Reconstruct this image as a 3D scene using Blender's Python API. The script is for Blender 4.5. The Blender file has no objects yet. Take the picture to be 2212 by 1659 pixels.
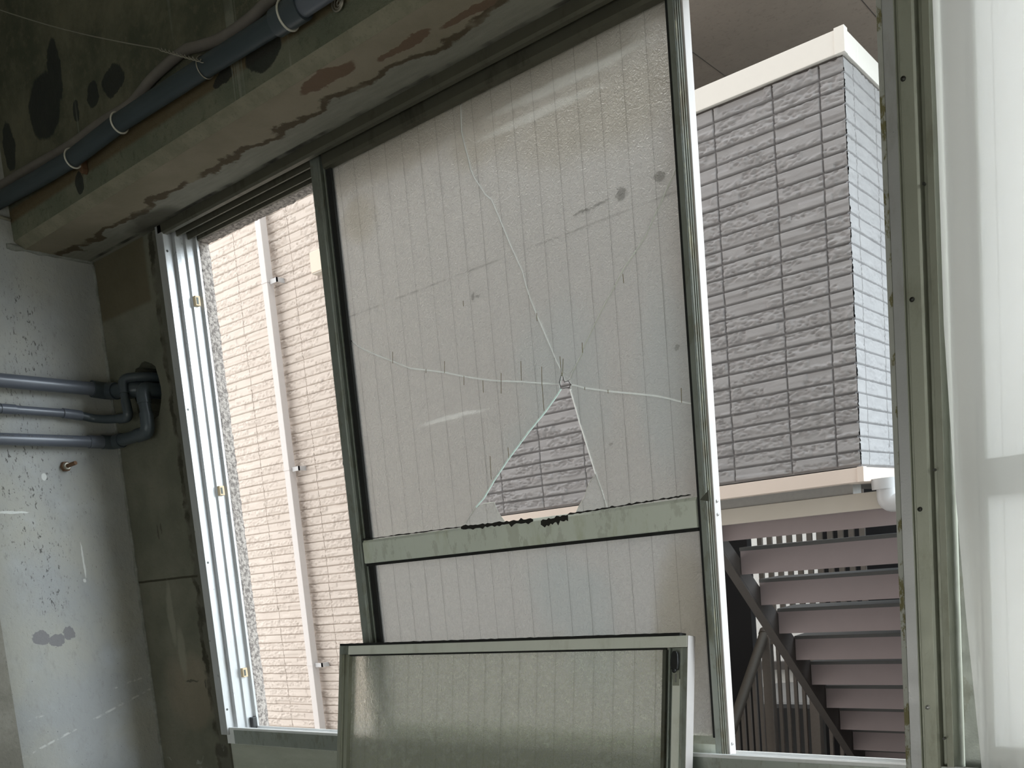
import bpy, bmesh, math, random
import numpy as np
from mathutils import Vector, Matrix, noise
from mathutils.geometry import tessellate_polygon

random.seed(7)
S = bpy.context.scene
COL = S.collection

# ------------------------------------------------------------------ camera
W, H = 2212.0, 1659.0
FPX, CX, CY = 2081.37, 1000.99, 1489.12          # focal length and optical centre in pixels
RC = np.array([[0.76322554, 0.63876376, -0.09730178],
               [0.00803484, -0.15996219, -0.98709044],
               [-0.64608221, 0.75259083, -0.1272196]])   # rows: right, down, forward
CAM = np.array([0.0, -1.6, 1.3])
cd = bpy.data.cameras.new('camera')
cd.sensor_fit = 'HORIZONTAL'; cd.sensor_width = 36.0
cd.lens = 36.0 * FPX / W
cd.shift_x = (W / 2 - CX) / W
cd.shift_y = (CY - H / 2) / W
cd.clip_start = 0.02; cd.clip_end = 200
cam = bpy.data.objects.new('camera', cd); COL.objects.link(cam)
r, d, f = RC
cam.matrix_world = Matrix(((r[0], -d[0], -f[0], CAM[0]), (r[1], -d[1], -f[1], CAM[1]),
                           (r[2], -d[2], -f[2], CAM[2]), (0, 0, 0, 1)))
S.camera = cam

# ------------------------------------------------------------------ sky and exposure
SKY_STRENGTH = 1.15
world = bpy.data.worlds.new('overcast_sky'); S.world = world; world.use_nodes = True
wn = world.node_tree; wn.nodes.clear()
wo = wn.nodes.new('ShaderNodeOutputWorld'); bg = wn.nodes.new('ShaderNodeBackground')
tc = wn.nodes.new('ShaderNodeTexCoord'); sx = wn.nodes.new('ShaderNodeSeparateXYZ')
rp = wn.nodes.new('ShaderNodeValToRGB')
wn.links.new(tc.outputs['Generated'], sx.inputs[0]); wn.links.new(sx.outputs['Z'], rp.inputs[0])
rp.color_ramp.elements[0].position = 0.0; rp.color_ramp.elements[0].color = (0.84, 0.83, 0.79, 1)
rp.color_ramp.elements[1].position = 0.7; rp.color_ramp.elements[1].color = (1.0, 1.0, 1.0, 1)
rx = wn.nodes.new('ShaderNodeMapRange'); rx.inputs[1].default_value = -0.2; rx.inputs[2].default_value = 0.7
wn.links.new(sx.outputs['X'], rx.inputs[0])
mxw = wn.nodes.new('ShaderNodeMix'); mxw.data_type = 'RGBA'; mxw.blend_type = 'MULTIPLY'
wn.links.new(rx.outputs[0], mxw.inputs[0]); wn.links.new(rp.outputs[0], mxw.inputs[6]); mxw.inputs[7].default_value = (0.84, 0.96, 1.0, 1)
wn.links.new(mxw.outputs[2], bg.inputs[0]); bg.inputs[1].default_value = SKY_STRENGTH
wn.links.new(bg.outputs[0], wo.inputs[0])
sd = bpy.data.lights.new('hazy_sun', 'SUN'); sd.energy = 1.15; sd.angle = math.radians(32); sd.color = (0.80, 0.90, 1.0)
sun = bpy.data.objects.new('hazy_sun', sd); COL.objects.link(sun)
sun.rotation_euler = Vector((0.86, 0.40, 0.34)).to_track_quat('Z', 'Y').to_euler()
S.view_settings.view_transform = 'Standard'; S.view_settings.look = 'None'
S.view_settings.gamma = 1.0; S.view_settings.use_curve_mapping = False
S.view_settings.exposure = 1.35

# ------------------------------------------------------------------ helpers
def ray(x, y): return RC.T @ np.array([(x - CX) / FPX, (y - CY) / FPX, 1.0])
def atY(x, y, Y):
    q = ray(x, y); return Vector(CAM + q * (Y - CAM[1]) / q[1])
def atX(x, y, X):
    q = ray(x, y); return Vector(CAM + q * (X - CAM[0]) / q[0])

class MB:
    """collects geometry in world coordinates and links it as one mesh object"""
    def __init__(s): s.v = []; s.f = []
    def poly(s, pts, faces):
        n = len(s.v); s.v += [tuple(p) for p in pts]; s.f += [tuple(i + n for i in q) for q in faces]; return s
    def box(s, x0, x1, y0, y1, z0, z1):
        return s.poly([(x0,y0,z0),(x1,y0,z0),(x1,y1,z0),(x0,y1,z0),(x0,y0,z1),(x1,y0,z1),(x1,y1,z1),(x0,y1,z1)],
                      [(0,3,2,1),(4,5,6,7),(0,1,5,4),(1,2,6,5),(2,3,7,6),(3,0,4,7)])
    def prism(s, prof, axis, a0, a1):
        """closed profile of (p, q) pairs extruded along an axis; 'z': (x,y), 'x': (y,z), 'y': (x,z)"""
        def P(p, q, a): return {'z': (p, q, a), 'x': (a, p, q), 'y': (p, a, q)}[axis]
        n = len(prof)
        pts = [P(p, q, a0) for p, q in prof] + [P(p, q, a1) for p, q in prof]
        fs = [(i, (i + 1) % n, n + (i + 1) % n, n + i) for i in range(n)]
        fs += [tuple(reversed(range(n))), tuple(range(n, 2 * n))]
        return s.poly(pts, fs)
    def tube(s, pts, rad, n=16, rz=None, cap=True):
        """swept tube; rad a number or a list; rz squashes it in z"""
        pts = [Vector(p) for p in pts]; m = len(pts)
        rads = rad if isinstance(rad, (list, tuple)) else [rad] * m
        base = len(s.v); up = None
        for i, p in enumerate(pts):
            t = (pts[min(i + 1, m - 1)] - pts[max(i - 1, 0)]).normalized()
            if up is None:
                up = Vector((0, 0, 1)) if abs(t.z) < 0.9 else Vector((1, 0, 0))
            a = t.cross(up).normalized(); b = a.cross(t).normalized(); up = b
            for k in range(n):
                g = 2 * math.pi * k / n
                o = a * math.cos(g) * rads[i] + b * math.sin(g) * rads[i]
                if rz: o.z *= rz
                s.v.append(tuple(p + o))
        for i in range(m - 1):
            for k in range(n):
                a0 = base + i * n + k; a1 = base + i * n + (k + 1) % n
                s.f.append((a0, a1, a1 + n, a0 + n))
        if cap:
            s.f.append(tuple(base + k for k in reversed(range(n))))
            s.f.append(tuple(base + (m - 1) * n + k for k in range(n)))
        return s
    def build(s, name, m, parent=None, smooth=False, bevel=0.0, auto=None, flip=False):
        me = bpy.data.meshes.new(name); me.from_pydata(s.v, [], s.f)
        b = bmesh.new(); b.from_mesh(me); bmesh.ops.recalc_face_normals(b, faces=b.faces)
        if b.calc_volume(signed=True) < -1e-12: bmesh.ops.reverse_faces(b, faces=b.faces)
        b.to_mesh(me); b.free()
        me.materials.append(m)
        if smooth or auto:
            for p in me.polygons: p.use_smooth = True
        if auto: me.set_sharp_from_angle(angle=math.radians(auto))
        o = bpy.data.objects.new(name, me); COL.objects.link(o)
        if bevel:
            bv = o.modifiers.new('bevel', 'BEVEL'); bv.width = bevel; bv.segments = 2; bv.limit_method = 'ANGLE'
        if parent: attach(o, parent)
        return o

def attach(o, parent):
    o.parent = parent
    o.matrix_parent_inverse = WM[parent.name].inverted() if parent.name in WM else Matrix.Identity(4)
WM = {}
def thing(name, loc, label, cat, group=None):
    o = bpy.data.objects.new(name, None); COL.objects.link(o); o.location = loc; o.empty_display_size = 0.1
    WM[o.name] = Matrix.Translation(Vector(loc)); return tag(o, label, cat, group)
def tag(o, label, cat, group=None):
    o['label'] = label; o['category'] = cat
    if group: o['group'] = group
    return o
def struct(o): o['kind'] = 'structure'; return o
def shift(o, v):                      # put a mesh's origin at v without moving it
    v = Vector(v); o.data.transform(Matrix.Translation(-v)); o.location = v; WM[o.name] = Matrix.Translation(v); return o

def arc(pts, rad, n=6):
    """polyline with rounded corners"""
    pts = [Vector(p) for p in pts]; out = [pts[0]]
    for i in range(1, len(pts) - 1):
        a, p, b = pts[i - 1], pts[i], pts[i + 1]
        da = (a - p); db = (b - p); q = min(rad, da.length * 0.49, db.length * 0.49)
        s0 = p + da.normalized() * q; s1 = p + db.normalized() * q
        for k in range(n + 1):
            t = k / n; out.append(s0 * (1 - t) ** 2 + p * 2 * t * (1 - t) + s1 * t * t)
    out.append(pts[-1]); return out

# ------------------------------------------------------------------ material node helper
class N:
    def __init__(s, name):
        s.m = bpy.data.materials.new(name); s.m.use_nodes = True; s.t = s.m.node_tree; s.t.nodes.clear()
        s.out = s.t.nodes.new('ShaderNodeOutputMaterial')
        s.tc = s.t.nodes.new('ShaderNodeTexCoord').outputs['Object']
        sp = s.t.nodes.new('ShaderNodeSeparateXYZ'); s.t.links.new(s.tc, sp.inputs[0])
        s.x, s.y, s.z = sp.outputs
    def set(s, sock, v):
        if isinstance(v, bpy.types.NodeSocket): s.t.links.new(v, sock)
        elif isinstance(v, (tuple, list)) and len(v) == 3 and sock.type == 'RGBA': sock.default_value = (*v, 1)
        else: sock.default_value = v
    def mth(s, op, a, b=0.0, c=None, clamp=False):
        n = s.t.nodes.new('ShaderNodeMath'); n.operation = op; n.use_clamp = clamp
        s.set(n.inputs[0], a); s.set(n.inputs[1], b)
        if c is not None: s.set(n.inputs[2], c)
        return n.outputs[0]
    def add(s, a, b): return s.mth('ADD', a, b)
    def mul(s, a, b, clamp=False): return s.mth('MULTIPLY', a, b, clamp=clamp)
    def mx(s, a, b): return s.mth('MAXIMUM', a, b)
    def ss(s, v, lo, hi):
        n = s.t.nodes.new('ShaderNodeMapRange'); n.interpolation_type = 'SMOOTHSTEP'
        s.set(n.inputs[0], v); s.set(n.inputs[1], lo); s.set(n.inputs[2], hi); n.inputs[3].default_value = 0; n.inputs[4].default_value = 1
        return n.outputs[0]
    def ramp_down(s, v, lo, hi): return s.mth('SUBTRACT', 1.0, s.ss(v, lo, hi))
    def vec(s, sc=(1, 1, 1), off=(0, 0, 0)):
        n = s.t.nodes.new('ShaderNodeMapping'); s.t.links.new(s.tc, n.inputs[0])
        n.inputs['Scale'].default_value = sc; n.inputs['Location'].default_value = off; return n.outputs[0]
    def noise(s, scale, detail=4, rough=0.55, sc=(1, 1, 1), off=(0, 0, 0), dist=0.0):
        n = s.t.nodes.new('ShaderNodeTexNoise'); n.inputs['Scale'].default_value = scale
        n.inputs['Detail'].default_value = detail; n.inputs['Roughness'].default_value = rough
        n.inputs['Distortion'].default_value = dist
        s.t.links.new(s.vec(sc, off), n.inputs['Vector']); return n.outputs['Fac']
    def voro(s, scale, sc=(1, 1, 1), feature='F1'):
        n = s.t.nodes.new('ShaderNodeTexVoronoi'); n.inputs['Scale'].default_value = scale; n.feature = feature
        s.t.links.new(s.vec(sc), n.inputs['Vector']); return n.outputs['Distance']
    def mix(s, fac, a, b, mode='MIX'):
        n = s.t.nodes.new('ShaderNodeMix'); n.data_type = 'RGBA'; n.blend_type = mode
        s.set(n.inputs[0], fac); s.set(n.inputs[6], a); s.set(n.inputs[7], b); return n.outputs[2]
    def blobs(s, u, v, items, wob=0.02, wscale=18.0, soft=0.25, seed=0.0):
        """mask of ragged ellipses (u, v, ru, rv)"""
        n1 = s.mul(s.mth('SUBTRACT', s.noise(wscale, 5, 0.6, off=(seed, 3, 1)), 0.5), wob * 2)
        n2 = s.mul(s.mth('SUBTRACT', s.noise(wscale, 5, 0.6, off=(9, seed, 5)), 0.5), wob * 2)
        uu = s.add(u, n1); vv = s.add(v, n2); acc = 0.0
        for (a, b, ra, rb) in items:
            du = s.mth('DIVIDE', s.mth('SUBTRACT', uu, a), ra); dv = s.mth('DIVIDE', s.mth('SUBTRACT', vv, b), rb)
            dd = s.add(s.mul(du, du), s.mul(dv, dv))
            mk = s.ramp_down(dd, 1 - soft, 1 + soft); acc = mk if isinstance(acc, float) else s.mx(acc, mk)
        return acc
    def line(s, u, at, w, soft=0.4):
        dd = s.mth('ABSOLUTE', s.mth('SUBTRACT', u, at)); return s.ramp_down(dd, w * (1 - soft), w * (1 + soft))
    def bump(s, h, dist, strength=1.0, nrm=None):
        n = s.t.nodes.new('ShaderNodeBump'); n.inputs['Strength'].default_value = strength
        n.inputs['Distance'].default_value = dist; s.set(n.inputs['Height'], h)
        if nrm: s.t.links.new(nrm, n.inputs['Normal'])
        return n.outputs[0]
    def bsdf(s, col, rough=0.6, metal=0.0, nrm=None, spec=0.5):
        n = s.t.nodes.new('ShaderNodeBsdfPrincipled'); s.set(n.inputs['Base Color'], col); s.set(n.inputs['Roughness'], rough)
        s.set(n.inputs['Metallic'], metal); n.inputs['Specular IOR Level'].default_value = spec
        if nrm: s.t.links.new(nrm, n.inputs['Normal'])
        return n.outputs[0]
    def shmix(s, fac, a, b):
        n = s.t.nodes.new('ShaderNodeMixShader'); s.set(n.inputs[0], fac); s.t.links.new(a, n.inputs[1]); s.t.links.new(b, n.inputs[2]); return n.outputs[0]
    def node(s, kind, **kw):
        n = s.t.nodes.new(kind)
        for k, v in kw.items(): s.set(n.inputs[k], v)
        return n.outputs[0]
    def done(s, sh): s.t.links.new(sh, s.out.inputs[0]); return s.m

def plain(name, col, rough=0.6, metal=0.0, var=0.12, scale=40, bump=0.0):
    n = N(name); f = n.noise(scale, 4); c = n.mix(n.mul(f, 1.0), tuple(q * (1 - var) for q in col), tuple(min(1, q * (1 + var)) for q in col))
    return n.done(n.bsdf(c, rough, metal, n.bump(f, bump) if bump else None))

# --- concrete of the room
def m_left_wall():
    n = N('trowelled_left_wall')
    c = n.mix(n.ss(n.noise(3.5, 5), 0.35, 0.65), (0.42, 0.405, 0.355), (0.37, 0.372, 0.365))
    c = n.mix(n.mul(n.ss(n.noise(60, 6, 0.7, sc=(1, 1, 0.5)), 0.5, 0.8), 0.5), c, (0.25, 0.24, 0.22))
    c = n.mix(n.mul(n.ss(n.noise(9, 4), 0.5, 0.8), 0.35), c, (0.52, 0.54, 0.56))
    # black mould specks, thickest in a vertical run
    reg = n.blobs(n.y, n.z, [(-.235, 2.02, .06, .16), (-.30, 1.62, .09, .30), (-.265, 1.40, .05, .14)], .05, 6, .8)
    reg2 = n.blobs(n.y, n.z, [(-.22, 1.75, .14, .5)], .05, 6, .9)
    sp = n.ss(n.noise(150, 3, 0.6, sc=(1, 1.0, 0.45)), 0.60, 0.66)
    sp2 = n.ss(n.noise(220, 2, 0.5, sc=(1, 1.2, 0.35)), 0.68, 0.72)
    c = n.mix(n.mul(n.mul(sp, reg), .75), c, (0.05, 0.045, 0.04))
    c = n.mix(n.mul(n.mul(sp2, reg2), .6), c, (0.06, 0.055, 0.05))
    c = n.mix(n.mul(n.ss(n.noise(260, 1), 0.76, 0.78), .8), c, (0.05, 0.045, 0.04))
    # grey patches where the paint has lifted, white drips and scrapes
    pe = n.blobs(n.y, n.z, [(-.322, 1.215, .026, .020), (-.276, 1.204, .024, .018), (-.238, 1.219, .018, .018)], .012, 60, .1)
    c = n.mix(pe, c, (0.235, 0.225, 0.225))
    wh = n.blobs(n.y, n.z, [(-.163, 1.42, .0028, .05), (-.168, 1.362, .004, .006), (-.242, 1.654, .007, .010), (-.35, 1.559, .05, .0035)], .004, 40, .3)
    c = n.mix(n.mul(wh, .85), c, (0.72, 0.72, 0.68))
    for zz, dz in ((0.965, .10), (1.03, .06)):
        ln = n.line(n.add(n.z, n.mul(n.y, -dz * 3)), zz + dz * .6, .003)
        c = n.mix(n.mul(n.mul(ln, n.ss(n.noise(35, 4), .5, .62)), .7), c, (0.66, 0.66, 0.62))
    return n.done(n.bsdf(c, 0.85, 0, n.bump(n.noise(45, 6, .7), 0.004, .6), .3))

def m_front_wall():
    n = N('bare_front_wall')
    c = n.mix(n.ss(n.noise(5, 5), 0.35, 0.65), (0.135, 0.135, 0.10), (0.20, 0.19, 0.145))
    c = n.mix(n.mul(n.ss(n.noise(40, 5, .7, sc=(1, 1, 3)), 0.5, 0.75), .5), c, (0.13, 0.125, 0.09))
    c = n.mix(n.mul(n.blobs(n.x, n.z, [(-2.41, 1.02, .12, .10)], .08, 8, .8), .4), c, (0.33, 0.26, 0.19))
    # rough mortar strip beside the window frame, with a dark ragged edge
    wob = n.mul(n.mth('SUBTRACT', n.noise(14, 6, .7), .5), .07)
    xx = n.add(n.x, wob)
    c = n.mix(n.mul(n.ss(xx, -2.325, -2.305), .8), c, n.mix(n.noise(25, 5), (0.085, 0.08, 0.06), (0.15, 0.145, 0.115)))
    c = n.mix(n.mul(n.line(xx, -2.318, .010), n.ss(n.noise(12, 3), .35, .6)), c, (0.05, 0.045, 0.03))
    # brown band under the beam, formwork seam, small dark chips
    c = n.mix(n.mul(n.mul(n.ss(n.z, 2.085, 2.10), n.ramp_down(n.x, -2.36, -2.34)), .7), c, (0.115, 0.09, 0.05))
    c = n.mix(n.mul(n.line(n.add(n.z, n.mul(wob, .05)), 1.343, .003), n.ramp_down(n.x, -2.31, -2.30)), c, (0.05, 0.045, 0.03))
    ch = n.blobs(n.x, n.z, [(-2.30, 1.235, .016, .022), (-2.335, 1.038, .004, .014), (-2.40, 1.045, .03, .003), (-2.47, 1.48, .004, .02), (-2.45, 1.49, .004, .015), (-2.30, .845, .03, .02)], .01, 50, .4)
    c = n.mix(n.mul(ch, .75), c, (0.07, 0.065, 0.05))
    c = n.mix(n.mul(n.blobs(n.x, n.z, [(-2.46, 1.24, .016, .09), (-2.43, 1.13, .018, .07)], .02, 10, .6), .4), c, (0.36, 0.35, 0.28))
    c = n.mix(n.mul(n.ss(n.noise(18, 5, .6, dist=1.0), .60, .68), n.mul(n.ramp_down(n.z, .86, .89), .6)), c, (0.36, 0.38, 0.33))
    c = n.mix(n.mul(n.ramp_down(n.z, .868, .87), n.mul(n.ss(n.x, -2.262, -2.26), .8)), c, n.mix(n.noise(12, 6, .7, sc=(.4, 1, 2)), (0.42, 0.44, 0.35), (0.66, 0.68, 0.60)))
    return n.done(n.bsdf(c, 0.88, 0, n.bump(n.noise(60, 6, .7), 0.006, .7), .3))

def m_soffit():
    n = N('beam_underside_concrete')
    c = n.mix(n.ss(n.noise(4, 5), 0.35, 0.65), (0.205, 0.178, 0.125), (0.26, 0.222, 0.165))
    c = n.mix(n.mul(n.ss(n.noise(150, 4, .7), 0.55, 0.7), .3), c, (0.20, 0.175, 0.13))
    wob = n.mul(n.mth('SUBTRACT', n.noise(9, 7, .62), .5), .13)
    yy = n.add(n.y, wob)
    mort = n.mix(n.noise(18, 5, sc=(1, 5, 1)), (0.18, 0.172, 0.138), (0.28, 0.268, 0.225))
    c = n.mix(n.ss(yy, -.094, -.088), c, mort)
    edge = n.mul(n.line(yy, -.100, .010), n.ss(n.noise(11, 3, off=(4, 0, 0)), .28, .48))
    c = n.mix(edge, c, (0.085, 0.065, 0.04))
    c = n.mix(n.blobs(n.x, n.y, [(-1.42, -.172, .075, .022), (-1.24, -.135, .07, .014), (-1.10, -.125, .06, .012)], .03, 14, .15), c, (0.145, 0.095, 0.062))
    c = n.mix(n.mul(n.blobs(n.x, n.y, [(-2.24, -.035, .10, .05)], .04, 8, .7), .8), c, (0.06, 0.055, 0.04))
    c = n.mix(n.mul(n.line(n.y, -.018, .006), n.ss(n.noise(8, 3), .4, .6)), c, (0.06, 0.055, 0.045))
    return n.done(n.bsdf(c, 0.9, 0, n.bump(n.noise(50, 6, .7), 0.004, .6), .25))

def m_beam():
    n = N('beam_face_concrete')
    up = n.mix(n.ss(n.noise(6, 6, .65), 0.35, 0.68), (0.075, 0.078, 0.052), (0.15, 0.14, 0.095))
    up = n.mix(n.mul(n.ss(n.noise(45, 5, .7), .5, .65), .4), up, (0.17, 0.15, 0.10))
    lo = n.mix(n.ss(n.noise(10, 5, .6), 0.35, 0.65), (0.145, 0.155, 0.108), (0.20, 0.197, 0.138))
    lo = n.mix(n.mul(n.ss(n.noise(60, 4, .7), .52, .68), .6), lo, (0.10, 0.11, 0.07))
    c = n.mix(n.ramp_down(n.add(n.z, n.mul(n.x, .0)), 2.335, 2.35), up, lo)
    c = n.mix(n.mul(n.line(n.z, 2.34, .016), .75), c, (0.13, 0.085, 0.04))
    bl = n.blobs(n.x, n.z, [(-2.36, 2.53, .075, .075), (-2.29, 2.585, .032, .075), (-2.14, 2.478, .024, .03), (-2.05, 2.475, .045, .03), (-2.22, 2.47, .014, .025),
                            (-1.53, 2.335, .055, .038), (-2.56, 2.50, .03, .06), (-2.25, 2.315, .018, .025), (-1.66, 2.335, .035, .014)], .018, 22, .12, 2.0)
    c = n.mix(n.mul(bl, .85), c, (0.022, 0.025, 0.024))
    dr = n.mul(n.ss(n.noise(1, 3, .5, sc=(28, 1, 0.6)), .66, .70), n.ss(n.noise(7, 3), .35, .6))
    c = n.mix(n.mul(dr, .45), c, (0.33, 0.33, 0.27))
    return n.done(n.bsdf(c, 0.9, 0, n.bump(n.noise(55, 6, .75), 0.006, .8), .25))

def m_concrete(name, a, b, scale=5, bump=.004):
    n = N(name); c = n.mix(n.ss(n.noise(scale, 6, .65), .35, .65), a, b)
    c = n.mix(n.mul(n.ss(n.noise(scale * 12, 5, .7), .52, .7), .4), c, tuple(q * .6 for q in a))
    return n.done(n.bsdf(c, .9, 0, n.bump(n.noise(55, 6, .7), bump, .7), .25))

def m_alu(name, col, rough=.38, metal=.75, dirt=(0.10, 0.095, 0.05), amt=.35, lichen=0.0):
    n = N(name)
    c = n.mix(n.noise(6, 4, sc=(1, 1, .3)), tuple(q * .85 for q in col), col)
    c = n.mix(n.mul(n.ss(n.noise(22, 6, .7, sc=(1, 1, .35)), .50, .72), amt), c, dirt)
    if lichen:
        c = n.mix(n.mul(n.ss(n.noise(38, 6, .7, sc=(1, 1, .4)), .54, .60), lichen), c, (0.17, 0.15, 0.055))
    rr = n.add(n.mul(n.noise(30, 4), .35), rough - .15)
    return n.done(n.bsdf(c, rr, metal, n.bump(n.noise(300, 3), 0.0004, .5)))

def m_stile_side():
    n = N('weathered_ribbed_aluminium')
    c = n.mix(n.noise(8, 4), (0.085, 0.09, 0.07), (0.15, 0.15, 0.12))
    c = n.mix(n.mul(n.ss(n.noise(7, 5, .65, sc=(1, 1, 1)), .45, .62), .8), c, (0.07, 0.05, 0.018))
    c = n.mix(n.mul(n.ss(n.noise(60, 5, .7, sc=(1, 1, .2)), .55, .65), .5), c, (0.30, 0.27, 0.16))
    return n.done(n.bsdf(c, .6, .35, n.bump(n.noise(120, 4), .001, .6)))

def glass_mat(name, clear=.62, rough=.33, tint=(0.93, 0.925, 0.90), haze=(0.62, 0.61, 0.58), stains=(), pitch=.0485, x0=0.0, warm=0.0, trans=.35, marks=False, bumpd=.0022, blue=()):
    n = N(name)
    h = n.noise(170, 2, .5, dist=1.2)
    nr = n.bump(h, bumpd, .9)
    g = n.node('ShaderNodeBsdfGlass', Color=tint, Roughness=rough, IOR=1.45)
    g.node.inputs['Normal']; n.t.links.new(nr, g.node.inputs['Normal'])
    hz = n.mix(n.noise(3, 4), tuple(q * .92 for q in haze), haze)
    hz = n.mix(n.ss(h, .40, .60), hz, tuple(min(.97, q * 1.10) for q in haze))  # shading of the embossed relief put into the haze colour
    if stains: hz = n.mix(n.mul(n.blobs(n.x, n.z, stains, .06, 6, .9), .55), hz, (0.34, 0.29, 0.20))
    if blue: hz = n.mix(n.mul(n.blobs(n.x, n.z, blue, .05, 7, .9), .38), hz, (0.44, 0.50, 0.51))
    tr = n.node('ShaderNodeBsdfTranslucent', Color=hz); n.t.links.new(nr, tr.node.inputs['Normal'])
    df = n.bsdf(hz, .5, 0, nr, .4)
    body = n.shmix(trans, tr, df)
    dust = n.mul(n.ss(n.noise(28, 6, .7), .45, .75), .10)
    sh = n.shmix(n.add(dust, 1 - clear), g, body)
    fx = n.mth('FRACT', n.mth('DIVIDE', n.mth('SUBTRACT', n.x, x0), pitch))
    wire = n.ramp_down(n.mth('ABSOLUTE', n.mth('SUBTRACT', fx, .5)), .006, .013)
    wire = n.mul(wire, n.add(.10, n.mul(n.noise(5, 3), .75)))
    dk = n.bsdf((0.10, 0.085, 0.06), .6)
    sh = n.shmix(wire, sh, dk)
    if marks:
        # tape residue lines, little dark marks, pale wipe strokes
        zz = n.add(n.z, n.mul(n.x, -.020))
        tape = n.mul(n.line(zz, 1.898 + .02 * 1.2, .0018), n.mul(n.ss(n.noise(25, 4), .35, .65), .22))
        mk = n.blobs(n.x, n.z, [(-1.275, 1.845, .004, .008), (-1.262, 1.843, .006, .003), (-.916, 1.935, .012, .010), (-1.0, 1.93, .02, .003), (-.96, 1.932, .02, .003),
                                (-.84, 1.94, .012, .008), (-.977, 1.50, .003, .003), (-.825, 1.648, .005, .006)], .012, 60, .2)
        sh = n.shmix(n.mx(n.mul(mk, .30), tape), sh, n.bsdf((0.10, 0.09, 0.06), .7))
        wp = n.blobs(n.x, n.z, [(-1.02, 2.165, .17, .010), (-1.08, 2.13, .14, .008), (-1.36, 1.615, .09, .005)], .012, 5, .7)
        sh = n.shmix(n.mul(wp, .20), sh, n.node('ShaderNodeBsdfTranslucent', Color=(0.85, 0.84, 0.80)))
    return n.done(sh)

M = {}
M['left'] = m_left_wall(); M['front'] = m_front_wall(); M['soffit'] = m_soffit(); M['beam'] = m_beam()
M['chamfer'] = m_concrete('beam_edge_concrete', (0.195, 0.182, 0.128), (0.255, 0.232, 0.17), 14, .002)
M['cavity_shade'] = plain('shaded_wall_cavity', (0.02, 0.018, 0.015), .95)  # near-black colour stands in for the shade inside the pipe hole
M['mortar'] = m_concrete('corner_mortar', (0.20, 0.20, 0.175), (0.30, 0.30, 0.27), 20, .005)
M['room'] = m_concrete('room_concrete', (0.50, 0.49, 0.43), (0.60, 0.58, 0.52))
M['pilaster'] = m_concrete('brown_pilaster_concrete', (0.22, 0.205, 0.17), (0.30, 0.28, 0.24), 8)
n = N('rough_outside_render'); hh = n.noise(110, 5, .65)
n.done(n.bsdf(n.mix(n.ss(hh, .38, .6), (0.26, 0.225, 0.205), (0.60, 0.53, 0.48)), .9, 0, n.bump(hh, .010, 1.0), .2)); M['plaster'] = n.m
M['alu'] = m_alu('dirty_aluminium', (0.42, 0.45, 0.41), lichen=.25)
M['alu_white'] = m_alu('pale_aluminium', (0.53, 0.53, 0.53), .32, .35, (0.20, 0.16, 0.11), .25)
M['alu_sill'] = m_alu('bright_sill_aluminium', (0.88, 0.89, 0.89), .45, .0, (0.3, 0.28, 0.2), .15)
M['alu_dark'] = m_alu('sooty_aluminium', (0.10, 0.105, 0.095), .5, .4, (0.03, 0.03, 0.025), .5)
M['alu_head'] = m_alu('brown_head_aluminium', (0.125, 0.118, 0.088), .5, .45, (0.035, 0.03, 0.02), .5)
M['alu_rail'] = m_alu('lit_mossy_rail_aluminium', (0.86, 0.90, 0.80), .6, .0, (0.55, 0.58, 0.38), .5, .2)  # pale base stands in for room light on the rails, under mossy patches
M['alu_mull'] = m_alu('greenish_mullion_aluminium', (0.44, 0.45, 0.37), .42, .55, (0.16, 0.15, 0.09), .35)
M['side'] = m_stile_side()
M['alu_lean'] = m_alu('pale_cream_aluminium', (0.92, 0.93, 0.84), .5, .0, (0.45, 0.43, 0.30), .3)
M['worn'] = m_alu('flaking_painted_edge', (0.50, 0.50, 0.46), .6, .15, (0.13, 0.12, 0.05), .5, .95)
M['pinkwhite'] = plain('chalky_white_strip', (0.62, 0.575, 0.55), .55, .0, .10, 25)
M['gasket'] = plain('black_rubber_gasket', (0.012, 0.012, 0.011), .7, 0, .3, 90)
M['screw'] = plain('dark_screw_steel', (0.06, 0.06, 0.055), .35, .8)
M['bright_screw'] = plain('bright_screw_steel', (0.55, 0.55, 0.55), .25, .9)
M['clip'] = plain('yellowed_plastic_clip', (0.62, 0.48, 0.30), .5)
M['pvc'] = plain('grey_pvc', (0.115, 0.125, 0.15), .32, 0, .08, 12)
M['pvc_dark'] = plain('dark_grey_pvc_fitting', (0.05, 0.062, 0.07), .35, 0, .1, 12)
M['pipe_blue'] = plain('blue_black_pipe', (0.034, 0.046, 0.052), .45, 0, .2, 10)
M['cable'] = plain('dusty_cable_sheath', (0.15, 0.13, 0.11), .75, 0, .25, 25, .001)
M['tie'] = plain('off_white_cable_tie', (0.55, 0.52, 0.44), .5)
M['wire'] = plain('dull_steel_wire', (0.36, 0.33, 0.27), .45, .7)
M['rust'] = plain('rusty_steel', (0.16, 0.085, 0.045), .8, .2, .4, 60)
M['black'] = plain('black_plastic', (0.02, 0.02, 0.02), .4)
def edge_mat(name, col):
    n = N(name); c = n.mix(n.noise(60, 4), tuple(q * .85 for q in col), col)
    return n.done(n.shmix(.35, n.node('ShaderNodeBsdfTranslucent', Color=c), n.bsdf(c, .25)))
M['crack'] = edge_mat('bright_glass_edge', (0.97, 0.98, 0.95)); M['crack_dim'] = edge_mat('dim_glass_edge', (0.62, 0.62, 0.54))  # pale tones stand in for the glints along the cracks
M['crack_green'] = edge_mat('greenish_glass_edge', (0.70, 0.84, 0.77))
M['rust_wire'] = plain('rusted_glass_wire', (0.22, 0.17, 0.06), .8, 0, .4, 80)
M['sealant'] = plain('perished_black_sealant', (0.02, 0.018, 0.015), .8, 0, .5, 80)

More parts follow.
